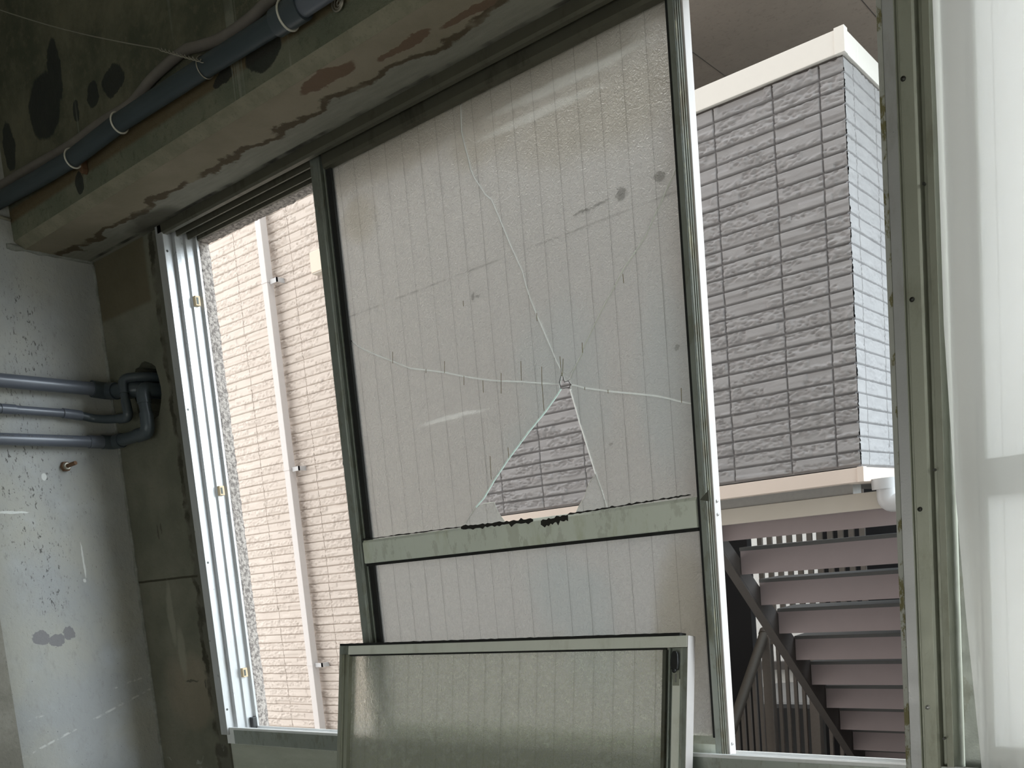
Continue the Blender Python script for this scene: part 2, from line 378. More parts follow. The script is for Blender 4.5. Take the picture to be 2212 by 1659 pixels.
# ------------------------------------------------------------------ key dimensions
XL = -2.61            # left wall
JX = -2.245           # inner face of the left jamb
ZS, ZH = 0.915, 2.235 # sill lip and underside of the head
MX = -0.452           # left edge of the mullion
X_END = 2.6

# ------------------------------------------------------------------ the room
struct(MB().box(XL - .25, X_END + .2, -4.2, .135, -.2, 0).build('floor', M['room']))
struct(MB().box(XL - .25, X_END + .2, -4.2, .135, 2.9, 3.1).build('ceiling', M['room']))
struct(MB().box(XL - .2, XL, -4.0, .135, 0, 2.9).build('wall_left', M['left']))
struct(MB().box(X_END, X_END + .2, -4.0, .135, 0, 2.9).build('wall_right', M['room']))
b = MB()
b.box(XL, -1.6, -4.2, -4.0, 0, 2.9).box(2.3, X_END, -4.2, -4.0, 0, 2.9).box(-1.6, 2.3, -4.2, -4.0, 1.2, 2.9)  # low opening shaped to let sky light in from the unseen rear
struct(b.build('wall_rear', M['room']))

# front wall: left panel with the ragged pipe hole, band under the window, band above
hole = []
for k in range(26):
    a = 2 * math.pi * k / 26; rr = .074 + .012 * noise.noise(Vector((math.cos(a) * 2.2, math.sin(a) * 2.2, 1)))
    hole.append((-2.428 + rr * .92 * math.cos(a), 1.865 + rr * 1.1 * math.sin(a)))
outer = [(XL, 0), (-2.262, 0), (-2.262, 2.262), (XL, 2.262)]
allp = outer + hole
tri = tessellate_polygon([[Vector((p, q, 0)) for p, q in outer], [Vector((p, q, 0)) for p, q in hole]])
b = MB(); n0 = len(allp)
b.poly([(p, 0, q) for p, q in allp] + [(p, .10, q) for p, q in allp],
       [t for t in tri] + [tuple(reversed([i + n0 for i in t])) for t in tri] +
       [(i, (i + 1) % 4, n0 + (i + 1) % 4, n0 + i) for i in range(4)] +
       [(4 + i, 4 + (i + 1) % 26, n0 + 4 + (i + 1) % 26, n0 + 4 + i) for i in range(26)])
struct(MB().box(-2.52, -2.33, .085, .0995, 1.75, 1.98).box(-2.52, -2.505, .004, .085, 1.75, 1.98).box(-2.35, -2.335, .004, .085, 1.75, 1.98).box(-2.505, -2.35, .004, .085, 1.755, 1.77).box(-2.505, -2.35, .004, .085, 1.96, 1.975).build('wall_cavity', M['cavity_shade']))
b.box(-2.262, X_END, .006, .10, 0, .868)
b.box(XL, X_END, 0, .135, 2.262, 2.9)
struct(b.build('wall_front', M['front']))
# beam along the head of the window
struct(MB().box(XL, X_END, -.228, .0, 2.2785, 2.9).build('ceiling_beam', M['beam']))
struct(MB().prism([(0, 2.2605), (-.203, 2.2605), (-.203, 2.2784), (0, 2.2784)], 'x', XL, X_END).build('trim_1', M['soffit']))
struct(MB().prism([(-.2032, 2.2606), (-.2278, 2.2784), (-.2032, 2.2784)], 'x', XL, X_END).build('trim_2', M['chamfer']))
# mortar fillets in the corners
def ragged(p0, p1, rad, seed):
    p0 = Vector(p0); p1 = Vector(p1); m = max(8, int((p1 - p0).length / .012)); pts = []; rs = []
    for i in range(m + 1):
        pts.append(p0.lerp(p1, i / m)); rs.append(rad * (.75 + .6 * noise.noise(Vector((i * .35, seed, 0)))))
    return MB().tube(pts, rs, 8)
struct(ragged((XL + .001, -.25, 2.262), (XL + .001, -.002, 2.262), .009, 1).build('trim_3', M['mortar'], smooth=True))
struct(ragged((XL + .001, -.001, .02), (XL + .001, -.001, 2.25), .007, 5).build('trim_4', M['mortar'], smooth=True))
# brown pilaster on the left wall, its pale arris
b = MB().box(XL, XL + .018, -.62, -.43, 0, 2.0)
struct(b.build('trim_5', M['pilaster'], bevel=.002))

# rough render on the outside reveal and outer face
def rough_box(name, x0, x1, y0, y1, z0, z1, step=.008, amp=.0028):
    bm = bmesh.new()
    me0 = MB().box(x0, x1, y0, y1, z0, z1)
    vs = [bm.verts.new(v) for v in me0.v]
    for fc in me0.f: bm.faces.new([vs[i] for i in fc])
    for ax in range(3):
        lo = (x0, y0, z0)[ax]; hi = (x1, y1, z1)[ax]; m = int((hi - lo) / step)
        for k in range(1, m):
            co = [0, 0, 0]; co[ax] = lo + (hi - lo) * k / m; no = [0, 0, 0]; no[ax] = 1
            bmesh.ops.bisect_plane(bm, geom=bm.verts[:] + bm.edges[:] + bm.faces[:], plane_co=co, plane_no=no)
    for v in bm.verts:
        q = v.co * 130; v.co += Vector((noise.noise(q), noise.noise(q + Vector((9, 0, 0))), noise.noise(q + Vector((0, 9, 0))))) * amp
    bmesh.ops.recalc_face_normals(bm, faces=bm.faces)
    me = bpy.data.meshes.new(name); bm.to_mesh(me); bm.free(); me.materials.append(M['plaster'])
    for p in me.polygons: p.use_smooth = True
    o = bpy.data.objects.new(name, me); COL.objects.link(o); return o
struct(rough_box('trim_6', -2.30, -2.252, .103, .140, .80, 2.30))
struct(rough_box('trim_7', -2.25, -.9, .103, .140, 2.238, 2.30))
b = MB().box(-6.0, -2.295, .101, .139, -1.5, 7.0).box(-2.295, 4.0, .101, .139, 2.295, 7.0).box(-2.295, 4.0, .101, .139, -1.5, .862)
struct(b.build('wall_outside', M['plaster']))

# ------------------------------------------------------------------ window frame
win = thing('window_1', (-1.3, .05, .915), 'aluminium sliding window frame set in the concrete opening', 'window'); struct(win)
J = JX
jamb = [(J - .03, -.012), (J - .004, -.012), (J, -.011), (J, .004), (J - .013, .005), (J - .013, .024), (J, .025), (J + .001, .038), (J - .009, .040), (J - .009, .058),
        (J - .002, .060), (J - .002, .084), (J + .009, .086), (J + .009, .090), (J - .001, .092), (J - .001, .101), (J - .03, .101)]
MB().prism(jamb, 'z', .895, 2.2595).build('jamb', M['alu_white'], win, bevel=.0006)
head = [(-.012, 2.2598), (-.012, 2.240), (-.008, ZH), (.004, ZH), (.006, 2.250), (.030, 2.250), (.032, ZH + .001), (.036, ZH + .001), (.038, 2.252), (.066, 2.252),
        (.068, ZH), (.072, ZH), (.074, 2.248), (.092, 2.248), (.094, ZH + .002), (.101, ZH + .002), (.101, 2.2598)]
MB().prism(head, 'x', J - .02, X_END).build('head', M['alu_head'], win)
sill = [(-.004, .892), (-.004, ZS), (.003, ZS), (.004, .897), (.022, .896), (.046, .896), (.048, .905), (.051, .905), (.053, .894), (.082, .893), (.084, .903), (.088, .903),
        (.101, .888), (.112, .884), (.112, .869), (-.004, .869)]
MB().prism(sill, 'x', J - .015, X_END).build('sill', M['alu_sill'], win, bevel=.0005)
MB().box(J + .02, X_END, -.0055, -.0042, .870, .9085).build('sill_apron', M['alu'], win)
for zc in (2.075, 1.569, 1.06):
    q = MB().box(J - .004, J + .008, .061, .077, zc - .013, zc + .013).build('clip', M['clip'], win, bevel=.001)
    MB().box(J + .0079, J + .0088, .064, .070, zc - .009, zc + .008).build('clip_pad', M['alu_dark'], q)
for zc in (2.193, 1.785, 1.375, .966):
    MB().tube([(J - .0005, -.003, zc), (J + .0006, -.003, zc)], .0032, 12).build('screw_hole', M['screw'], win)
MB().box(J - .004, J + .012, .070, .086, .896, .93).build('corner_block', M['black'], win, bevel=.002)

# mullion between the two window bays
mp = [(MX, .05), (MX, -.004), (MX + .006, -.010), (MX + .0235, -.012), (MX + .0245, -.006), (MX + .027, -.006), (MX + .028, -.0115), (MX + .046, -.012), (MX + .049, -.008),
      (MX + .0495, .012), (MX + .056, .013), (MX + .057, -.002), (MX + .067, -.003), (MX + .068, .06), (MX + .068, .101), (MX, .101)]
MB().prism(mp, 'z', .87, 2.2595).build('mullion', M['alu_mull'], win, bevel=.0005)
MB().box(MX - .0015, MX + .0062, -.0110, .09, .898, ZH).build('mullion_edge', M['worn'], win, bevel=.0008)
MB().box(MX + .0072, MX + .0225, -.0128, -.0118, .90, ZH).build('mullion_strip', M['alu_white'], win)
for i, (px, py) in enumerate(((1951, 170), (1970, 647), (1987, 1100), (2004, 1528))):
    c = atY(px, py, -.0125)
    MB().tube([(c.x, -.0060, c.z), (c.x, -.0145, c.z)], [.0045, .0032], 14).build('screw', M['screw' if i < 3 else 'bright_screw'], win, smooth=True)
for px, py in ((1996, 397), (2019, 1015), (2040, 1595)):
    c = atY(px, py, -.010)
    MB().tube([(c.x, -.0065, c.z), (c.x, -.0128, c.z)], .0022, 10).build('screw_hole', M['screw'], win)

# ------------------------------------------------------------------ sashes
def stile(x, y, z0, z1, side, parent, mt=None):
    """side +1: its glass is to the right; front face at y"""
    s = side
    pr = [(0, 0), (.022, 0), (.023, .003), (.028, .0035), (.029, .013), (.034, .013), (.0345, .007), (.038, .007), (.039, .019), (.039, .030), (0, .030)]
    return MB().prism([(x + s * p, y + q) for p, q in pr], 'z', z0, z1).build('stile', mt or M['alu'], parent, bevel=.0004)

YS = .020
sash = thing('window_sash', (-1.23, YS, .9), 'tall aluminium window sash whose frosted wired glass is cracked into a star with a hole', 'window sash')
SX0, SX1, SZ0, SZ1 = -1.695, -.781, .899, 2.249
stile(SX0, YS, SZ0, SZ1, 1, sash)
MB().box(SX0 + .0391, SX0 + .054, YS + .010, YS + .024, .940, 2.215).build('gasket', M['gasket'], sash)
# right stile: teal face, ribbed flank, chalky strip
pr = [(-.012, 0), (0, 0), (.001, .002), (.001, .0045), (-.001, .005), (-.001, .008), (.001, .0085), (.001, .0125), (-.001, .013), (-.001, .016), (.001, .0165), (.001, .020), (0, .024), (-.012, .024)]
MB().prism([(SX1 + p, YS + q) for p, q in pr], 'z', SZ0, SZ1).build('stile', M['side'], sash)
MB().box(SX1 - .0115, SX1 - .001, YS - .0012, YS - .0001, SZ0, SZ1).build('stile_face', M['alu'], sash)
MB().box(SX1 - .0175, SX1 - .0121, YS + .002, YS + .024, .94, 2.215).build('gasket', M['gasket'], sash)
ws = MB().box(SX1 - .006, SX1 + .004, YS + .0242, YS + .050, SZ0 + .002, SZ1 - .004).build('closing_strip', M['pinkwhite'], sash, bevel=.001)
for px, py in ((1541, 1083), (1541, 1112), (1570, 1612)):
    c = atX(px, py, SX1 + .004)
    MB().tube([(SX1 + .0038, YS + .034, c.z), (SX1 + .0062, YS + .034, c.z)], [.0035, .0022], 12).build('screw', M['bright_screw'], ws, smooth=True)
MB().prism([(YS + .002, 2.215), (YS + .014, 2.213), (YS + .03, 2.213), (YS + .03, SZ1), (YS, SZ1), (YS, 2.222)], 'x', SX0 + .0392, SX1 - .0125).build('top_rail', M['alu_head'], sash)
MB().prism([(YS, SZ0), (YS, .928), (YS + .006, .931), (YS + .018, .940), (YS + .03, .940), (YS + .03, SZ0)], 'x', SX0 + .0392, SX1 - .0125).build('bottom_rail', M['alu_rail'], sash)
MB().prism([(YS - .004, 1.328), (YS - .004, 1.374), (YS + .001, 1.380), (YS + .028, 1.380), (YS + .028, 1.326), (YS - .002, 1.326)], 'x', SX0 + .0395, SX1 - .0182).build('mid_rail', M['alu_rail'], sash, bevel=.0006)
MB().box(SX0 + .0395, SX1 - .0182, YS + .001, YS + .012, 1.3195, 1.3259).build('gasket', M['gasket'], sash)
kb = atY(737, 1003, YS + .016)
MB().tube([(SX0 - .0005, YS + .016, kb.z), (SX0 - .006, YS + .016, kb.z), (SX0 - .011, YS + .016, kb.z)], [.013, .012, .006], 16).build('bumper_knob', M['black'], sash, smooth=True)

YG = YS + .017          # front of the glass
GT = .005
def G(px, py):
    p = atY(px, py, YG); return (p.x, p.z)
PAI = [(1214,812),(1213.8,804.5),(1202,781),(1179,727),(1160,683),(1146,648),(1134.7,613.5),(1128,586),(1100,525),(1077,468),(1061,431),(1047,419),(1024.5,384.5),(1016,366),(1012,346),(1002,309),(996,281),(995,244),(993,209),(992,190)]
PBI = [(1232,817),(1239.4,797),(1258,762),(1258.5,754),(1298.7,671),(1320,632),(1348,578),(1374,541),(1394.7,508.5),(1443.5,401),(1463,358),(1474,336)]
PCI = [(1208.5,829),(1171,827.6),(1127,824.5),(1082.7,823),(1055.7,821),(1021,816),(1001.6,813),(961,804.5),(920.6,799.5),(886,795.6),(849,781),(812.6,767),(776,750.5),(743,736),(734,732)]
PDI = [(1233,831.5),(1239,831.5),(1264,838),(1314,845),(1364,849.6),(1414.4,854.6),(1441.5,860),(1472,868),(1495.5,872),(1506,875)]
PEI = [(1211,840),(1201,856),(1177.6,888.6),(1143,930.6),(1121,960),(1098.4,990),(1066,1039),(1044,1076.5),(1026.7,1096)]
PE2 = [(1026.7,1096),(1012,1120),(1000.8,1138),(996,1147)]
PFI = [(1230.7,840),(1232,846.5),(1241.8,878.7),(1250.5,910.8),(1261.6,945),(1271.5,977.5),(1279,1002),(1285,1022)]
PF2 = [(1285,1022),(1296,1054),(1310,1095),(1313,1106)]
A, B_, C_, D_, E_, E2, F_, F2 = [[G(*p) for p in L] for L in (PAI, PBI, PCI, PDI, PEI, PE2, PFI, PF2)]
GX0, GX1, GZ0, GZ1 = SX0 + .0385, SX1 - .013, 1.376, 2.218
def trimL(L):
    return [L[0]] + [p for p in L[1:-1] if GX0 + .004 < p[0] < GX1 - .004 and GZ0 + .004 < p[1] < GZ1 - .004] + [L[-1]]
A, B_, C_, D_, E2, F2 = [trimL(q) for q in (A, B_, C_, D_, E2, F2)]
def clampz(L, i, x=None, z=None):
    p = list(L[i]); 
    if x is not None: p[0] = x
    if z is not None: p[1] = z
    L[i] = tuple(p)
clampz(A, -1, z=GZ1); clampz(B_, -1, x=GX1); clampz(C_, -1, x=GX0); clampz(D_, -1, x=GX1); clampz(E2, -1, z=GZ0); clampz(F2, -1, z=GZ0)
def rev(L): return list(reversed(L))
hub = {k: G(*v) for k, v in dict(a=(1214.6, 813), b=(1219.6, 826), c=(1228, 823), d=(1232, 831), e=(1230.7, 840), f=(1211, 840), g=(1208.5, 831)).items()}
blob_st = [(-1.57, 2.08, .05, .05), (-1.20, 2.13, .12, .05), (-.95, 2.10, .20, .08)]
M['glass_top'] = glass_mat('frosted_wired_glass', .58, .36, haze=(0.51, 0.485, 0.465), stains=blob_st + [(-1.2, 2.19, .5, .05)], x0=-1.622 - .0242, marks=True,
                           blue=[(-1.08, 1.62, .10, .14), (-1.15, 1.50, .08, .1), (-.85, 1.60, .06, .16)])
M['glass_low'] = glass_mat('frosted_wired_glass_lower', .50, .40, haze=(0.53, 0.51, 0.495), stains=[(-.85, 1.15, .05, .15)], x0=-1.632 - .0242, blue=[(-1.10, 1.22, .10, .08), (-1.06, 1.12, .06, .1)])
shards = [
    [(GX0, GZ1)] + rev(A)[0:] + [hub['g']] + C_[1:],
    rev(A)[-1:] + A[1:] + [(GX1, GZ1)] + rev(B_) + [hub['b']],
    [hub['c']] + B_[1:] + rev(D_)[:-1] + [hub['d']],
    [hub['d']] + D_[1:] + [(GX1, GZ0)] + rev(F2) + rev(F_)[1:],
    [hub['f']] + E_[1:] + E2[1:] + [(GX0, GZ0)] + rev(C_)[:-1] + [hub['g']],
]
def offset_in(poly, d):
    """shrink a polygon a touch so cracks are open"""
    n = len(poly); area = sum(poly[i][0] * poly[(i + 1) % n][1] - poly[(i + 1) % n][0] * poly[i][1] for i in range(n)); sg = 1 if area > 0 else -1; out = []
    for i in range(n):
        p0 = Vector(poly[i - 1]); p = Vector(poly[i]); p1 = Vector(poly[(i + 1) % n])
        e0 = (p - p0); e1 = (p1 - p)
        if e0.length < 1e-6 or e1.length < 1e-6: out.append(tuple(p)); continue
        e0.normalize(); e1.normalize(); nn = Vector((-(e0.y + e1.y), e0.x + e1.x)) * sg
        if nn.length < .2: out.append(tuple(p)); continue
        nn.normalize(); out.append(tuple(p + nn * d))
    return out
for sh in shards:
    cl = []
    for p in sh:
        if not cl or (Vector(p) - Vector(cl[-1])).length > .0008: cl.append(p)
    cl = offset_in(cl, .0017)
    MB().prism(cl, 'y', YG, YG + GT).build('glass_shard', M['glass_top'], sash)
sE = [G(*p) for p in ((1028.5,1097),(1045,1087.6),(1066,1085),(1070,1098.7),(1078.7,1113.5),(1091,1130))] + [(G(1091, 1140)[0], GZ0), (E2[-1][0] + .001, GZ0), E2[1]]
MB().prism(offset_in(sE, .0004), 'y', YG + .001, YG + GT).build('glass_splinter', M['glass_low'], sash)
sF = [G(*p) for p in ((1285,1024),(1274,1039),(1266.5,1056.7),(1263,1071.5),(1250,1092),(1243,1107))] + [(G(1243, 1120)[0], GZ0), (F2[-1][0] - .001, GZ0), F2[1]]
MB().prism(offset_in(sF, .0004), 'y', YG + .001, YG + GT).build('glass_splinter', M['glass_low'], sash)
def crack(L, w, mt, name='crack_edge', y0=None, jit=.3):
    pts = []; 
    for i in range(len(L) - 1):
        a = Vector(L[i]); bb = Vector(L[i + 1]); m = max(1, int((bb - a).length / .008))
        for k in range(m): pts.append(a.lerp(bb, k / m))
    pts.append(Vector(L[-1])); left = []; right = []
    for i, p in enumerate(pts):
        t = (pts[min(i + 1, len(pts) - 1)] - pts[max(i - 1, 0)]).normalized(); nn = Vector((-t.y, t.x))
        ww = w * (1 + jit * noise.noise(Vector((i * .7, w * 1000, len(L)))))
        left.append(p + nn * ww); right.append(p - nn * ww)
    bq = MB(); n = len(pts); ya = (YG - .0006) if y0 is None else y0; yb = YG + GT + .0004
    # ribbon along the chipped arris, carrying its glint: a shallow open V, its floor at the back of the pane
    yc = ya if y0 is not None else YG + .0018
    vs = [(p.x, yc, p.y) for p in left] + [(p.x, yc + .0012, p.y) for p in pts] + [(p.x, yc, p.y) for p in right]
    fs = []
    for i in range(n - 1):
        fs += [(i, i + 1, n + i + 1, n + i), (n + i, n + i + 1, 2 * n + i + 1, 2 * n + i)]
    bq.poly(vs, fs); return bq.build(name, mt, sash)
crack(A, .0020, M['crack']); crack(B_, .0015, M['crack_dim']); crack(C_, .0017, M['crack']); crack(D_, .0018, M['crack'])
crack(E_, .0018, M['crack_green']); crack(E2, .0010, M['crack_dim']); crack(F_, .0018, M['crack']); crack(F2, .0018, M['crack'])
crack([sE[0], sE[1], sE[2], sE[3], sE[4], sE[5]], .0007, M['crack_dim']); crack(sF[:6], .0007, M['crack_dim'])
crack([G(1045, 1090), G(1050, 1104), G(1060, 1100), G(1068, 1088)], .0005, M['crack_dim'])
# dark jagged rim at the point of impact
rim = [G(*p) for p in ((1214, 806), (1209, 825.5), (1212, 840), (1222, 838), (1230, 838), (1233, 830), (1228, 823), (1219.6, 825.5), (1216, 812))]
crack(rim, .0006, M['sealant'], 'chipped_rim', YG - .001, .8)
crack([G(1217, 803), G(1225, 808), G(1232, 804), G(1238, 797)], .0013, M['crack'], 'crushed_glass', YG - .0006, .9)
crack([G(1207, 818), G(1213, 822), G(1208, 834)], .0010, M['crack'], 'crushed_glass', YG - .0006, .9)
# wire ends showing along the cracks
for (x0, y0, x1, y1) in ((1126,780,1127,822),(1171,792,1171.5,830),(1171.5,830,1176,888),(1083,806,1083,850),(961,780,961,806),(1044,822,1045,848),(1059,985,1062,1036),(1098,966,1100,990),
                         (849,760,849,785),(1003,812,1003,832),(1210,770,1214,812),(1217,775,1216,812),(1472,838,1473,870),(1001,650,1002,662),(1346,592,1348,612),(1258,740,1259,762),
                         (921,797,921,806),(1264,836,1264,842),(1314,842,1314,850),(1160,676,1161,694)):
    a = G(x0, y0); c = G(x1, y1)
    MB().tube([(a[0], YG - .0012, a[1]), (c[0], YG - .0012, c[1])], .00055, 6).build('wire_end', M['rust_wire'], sash)
# perished sealant along the mid rail and the torn tape on the right stile
def tatter(px, amp, seed, dn):
    top = []; bot = []
    for i, (x, y) in enumerate(px):
        top.append(G(x, y - amp * abs(noise.noise(Vector((i * 1.3, seed, 0)))) * 1.5)); bot.append(G(x, y + dn * (.35 + abs(noise.noise(Vector((i * 1.7, seed, 4)))))))
    return top + rev(bot)
def along(x0, y0, x1, y1, n): return [(x0 + (x1 - x0) * i / n, y0 + (y1 - y0) * i / n) for i in range(n + 1)]
def strip(px, amp, seed, dn, y, name, mt):
    pl = tatter(px, amp, seed, dn); return MB().prism(pl, 'y', y - .001, y).build(name, mt, sash)
strip(along(795, 1165, 1010, 1137, 40), 3, 1, 3, YS - .0045, 'sealant', M['sealant'])
strip(along(1010, 1137, 1165, 1121, 30), 6, 2, 13, YS - .0045, 'sealant', M['sealant'])
strip(along(1182, 1125, 1240, 1112, 14), 7, 3, 22, YS - .0045, 'sealant', M['sealant'])
strip(along(1240, 1110, 1504, 1068, 50), 5, 4, 4, YS - .0045, 'sealant', M['sealant'])
fl = [atY(*p, YS - .003) for p in ((1512, 1080), (1531, 1058), (1532, 1083))]
MB().prism([(p.x, p.z) for p in fl], 'y', YS - .0032, YS - .0025).build('torn_tape', M['side'], sash)
MB().box(GX0, GX1, YG, YG + GT, .936, 1.327).build('lower_pane', M['glass_low'], sash)

# sash behind the curtain
sash2 = thing('window_sash', (.1, .03, .9), 'aluminium window sash showing only its left stile beside the white curtain', 'window sash')
stile(-.3765, .030, .899, 2.249, 1, sash2)
stile(.50, .030, .899, 2.249, -1, sash2)
MB().box(-.337, .461, .031, .058, 2.213, 2.249).build('top_rail', M['alu'], sash2)
MB().box(-.337, .461, .031, .058, .899, .940).build('bottom_rail', M['alu'], sash2)
MB().box(-.337, .461, .027, .058, 1.326, 1.380).build('mid_rail', M['alu'], sash2)
M['glass2'] = glass_mat('frosted_glass_behind_curtain', .30, .3, trans=.04, haze=(.96, .94, .91))
MB().box(-.337, .461, .045, .050, 1.3805, 2.2125).box(-.337, .461, .045, .050, .9405, 1.3255).build('glass_pane', M['glass2'], sash2)

# leaning sash in front
LEAN = math.atan(.19); ZT = 1.141
top = Vector((-1.743, -.012, ZT))
Lz = ZT / math.cos(LEAN)
org = Vector((top.x, top.y - math.tan(LEAN) * ZT, 0))
lean = thing('window_sash', org, 'small aluminium sash with unbroken frosted glass leaning against the window sill', 'window sash')
lean.rotation_euler = (-LEAN, 0, 0)
WLn = .925
def L(mb, name, mt, par=lean, **kw):
    o = mb.build(name, mt, None, **kw); o.parent = par; return o
pl = [(0, 0), (.010, 0), (.011, .003), (.014, .003), (.015, .008), (.022, .009), (.024, .004), (.029, .004), (.030, .014), (.030, .030), (0, .030)]
L(MB().prism(pl, 'z', 0, Lz - .0265), 'stile', M['alu_mull'], bevel=.0004)
L(MB().box(0, .030, 0, .030, Lz - .0262, Lz - .006), 'corner_piece', M['alu'])
pr = [(0, .002), (0, .030), (-.045, .030), (-.045, .013), (-.040, .0125), (-.039, .004), (-.036, .004), (-.035, .011), (-.029, .011), (-.028, 0), (-.012, 0), (-.010, .002)]
L(MB().prism([(WLn + p, q) for p, q in pr], 'z', 0, Lz - .028), 'stile', M['alu'], bevel=.0004)
L(MB().box(WLn - .0275, WLn - .0125, -.0012, -.0001, 0, Lz - .085), 'stile_cover', M['alu_lean'])
L(MB().box(WLn + .0001, WLn + .001, .001, .029, .0, Lz - .006), 'stile_flank', M['pinkwhite'])
L(MB().box(.0305, WLn - .0005, 0, .030, Lz - .027, Lz - .006), 'top_rail', M['alu_lean'], bevel=.0008)
L(MB().box(.0305, WLn - .0455, .004, .030, .0, .05), 'bottom_rail', M['alu'])
tp = []
for i in range(90):
    x = .001 + (WLn - .016) * i / 89; tp.append((x, Lz - .0004 + .0012 * noise.noise(Vector((i * .9, 0, 0)))))
L(MB().prism([(.001, Lz - .0058)] + tp + [(WLn - .015, Lz - .0058)], 'y', -.0006, .024), 'pile_strip', M['gasket'])
L(MB().box(.0305, WLn - .0457, .006, .012, Lz - .0305, Lz - .0272), 'gasket', M['gasket'])
L(MB().box(WLn - .0525, WLn - .0457, .006, .016, .05, Lz - .0307), 'gasket', M['side'])
lt = L(MB().prism([(-.0275, 0), (-.0145, 0), (-.0135, .010), (-.0145, .028), (-.018, .034), (-.0245, .034), (-.028, .028), (-.0285, .010)], 'y', -.009, -.0013), 'latch', M['black'], bevel=.0015)
lt.location = (WLn, 0, Lz - .068)
kn = MB().tube([(WLn - .0205, -.0085, Lz - .070), (WLn - .0205, -.0115, Lz - .070)], [.0045, .003], 14).build('latch_pin', M['black'], None, smooth=True); kn.parent = lt; kn.matrix_parent_inverse = Matrix.Translation((-WLn, 0, -(Lz - .068)))
L(MB().box(WLn - .0265, WLn - .0135, -.0022, -.0013, Lz - .097, Lz - .069), 'latch_plate', M['alu_mull'])
L(MB().box(WLn - .0215, WLn - .0185, -.0032, -.0023, Lz - .091, Lz - .076), 'latch_slot', M['bright_screw'])
M['glass_lean'] = glass_mat('frosted_wired_glass_leaning', .74, .22, trans=.45, tint=(1.0, 1.0, 0.965), haze=(0.95, 0.96, 0.86), pitch=.0455, x0=.012, bumpd=.0022)
L(MB().box(.0303, WLn - .046, .015, .020, .05, Lz - .027), 'glass_pane', M['glass_lean'])

# ------------------------------------------------------------------ curtain
n = N('translucent_white_cloth')
cc = n.mix(n.noise(3, 4), (0.93, 0.91, 0.89), (0.97, 0.955, 0.93))
cc = n.mix(n.mul(n.ss(n.noise(2.5, 3, sc=(1, 1, .5)), .5, .75), .35), cc, (0.88, 0.83, 0.75))
tr = n.node('ShaderNodeBsdfTranslucent', Color=cc); df = n.bsdf(cc, .7)
sheer = n.node('ShaderNodeBsdfRefraction', Color=(0.95, 0.95, 0.95), Roughness=.5, IOR=1.02)
n.done(n.shmix(.25, n.shmix(.18, tr, df), sheer)); M['cloth'] = n.m
b = MB(); nu, nv = 160, 90; X1c = 1.5; edge = [(2.60, -.366), (1.987, -.364), (1.811, -.363), (1.567, -.363), (1.376, -.357), (1.145, -.346), (.935, -.333), (.25, -.30)]
def edge_x(z):
    for (za, xa), (zb, xb) in zip(edge, edge[1:]):
        if zb <= z <= za: t = (za - z) / (za - zb); return xa + (xb - xa) * t
    return edge[-1][1]
vs = []
for j in range(nv + 1):
    z = 2.2595 - (2.2595 - .25) * j / nv; e = edge_x(z)
    for i in range(nu + 1):
        u = (i / nu) ** 1.4; x = e + (X1c - e) * u; dx = x - e
        dr = min(1, (2.26 - z) / .5) * .6 + .4
        y = -.080 + dr * (.012 * math.sin(dx * 26 + 1.6 * noise.noise(Vector((dx * 3, z * 1.2, 0)))) * min(1, dx / .05) + .010 * noise.noise(Vector((dx * 9, z * 1.6, 2))))
        if dx < .012: y += (.012 - dx) * .8
        vs.append((x, y, z))
fs = [(j * (nu + 1) + i, j * (nu + 1) + i + 1, (j + 1) * (nu + 1) + i + 1, (j + 1) * (nu + 1) + i) for j in range(nv) for i in range(nu)]
cu = b.poly(vs, fs).build('curtain', M['cloth'], smooth=True); shift(cu, (.5, -.08, 2.26))
tag(cu, 'white translucent curtain hanging over the right part of the window', 'curtain')

# ------------------------------------------------------------------ pipes on the left wall
def pipe(label, path, rad, rbend, fit, couplings=(), mt='pvc'):
    t = thing('water_pipe', path[0], label, 'pipe', None)
    MB().tube(arc(path[:fit], rbend), rad, 24).build('pipe_run', M[mt], t, auto=50)
    return t
pa = thing('water_pipe', (XL + .03, -1.0, 1.905), 'thick grey plastic pipe, uppermost of three on the left wall', 'pipe')
MB().tube([(XL + .030, -1.9, 1.918), (XL + .030, -.072, 1.897)], .0185, 24).build('pipe_run', M['pvc'], pa, auto=50)
MB().tube(arc([(XL + .030, -.078, 1.897), (XL + .030, -.034, 1.894), (XL + .075, -.030, 1.886)], .02), .0235, 24).build('elbow', M['pvc_dark'], pa, auto=50)
MB().tube([(XL + .070, -.030, 1.887), (-2.49, -.026, 1.880)], .0195, 24).build('pipe_end', M['pvc_dark'], pa, auto=50)
MB().tube(arc([(-2.50, -.026, 1.880), (-2.452, -.022, 1.876), (-2.442, .06, 1.874)], .022), .0225, 24).build('elbow', M['pvc_dark'], pa, auto=50)
pb = thing('water_pipe', (XL + .02, -1.0, 1.83), 'thin grey plastic pipe, middle one of three on the left wall', 'pipe')
MB().tube([(XL + .022, -1.9, 1.850), (XL + .022, -.16, 1.8255)], .0115, 20).build('pipe_run', M['pvc'], pb, auto=50)
MB().tube([(XL + .022, -.345, 1.8285), (XL + .022, -.305, 1.828)], .0132, 20).build('coupling', M['pvc'], pb, auto=50)
MB().tube([(XL + .022, -.172, 1.8257), (XL + .022, -.118, 1.822)], .0140, 20).build('coupling', M['pvc'], pb, auto=50)
MB().tube(arc([(XL + .022, -.120, 1.822), (XL + .026, -.085, 1.815), (XL + .07, -.062, 1.806), (-2.49, -.055, 1.801)], .05), .0118, 20).build('pipe_bend', M['pvc_dark'], pb, auto=50)
MB().tube(arc([(-2.50, -.055, 1.801), (-2.452, -.053, 1.798), (-2.460, -.052, 1.845)], .018), .0135, 20).build('elbow', M['pvc_dark'], pb, auto=50)
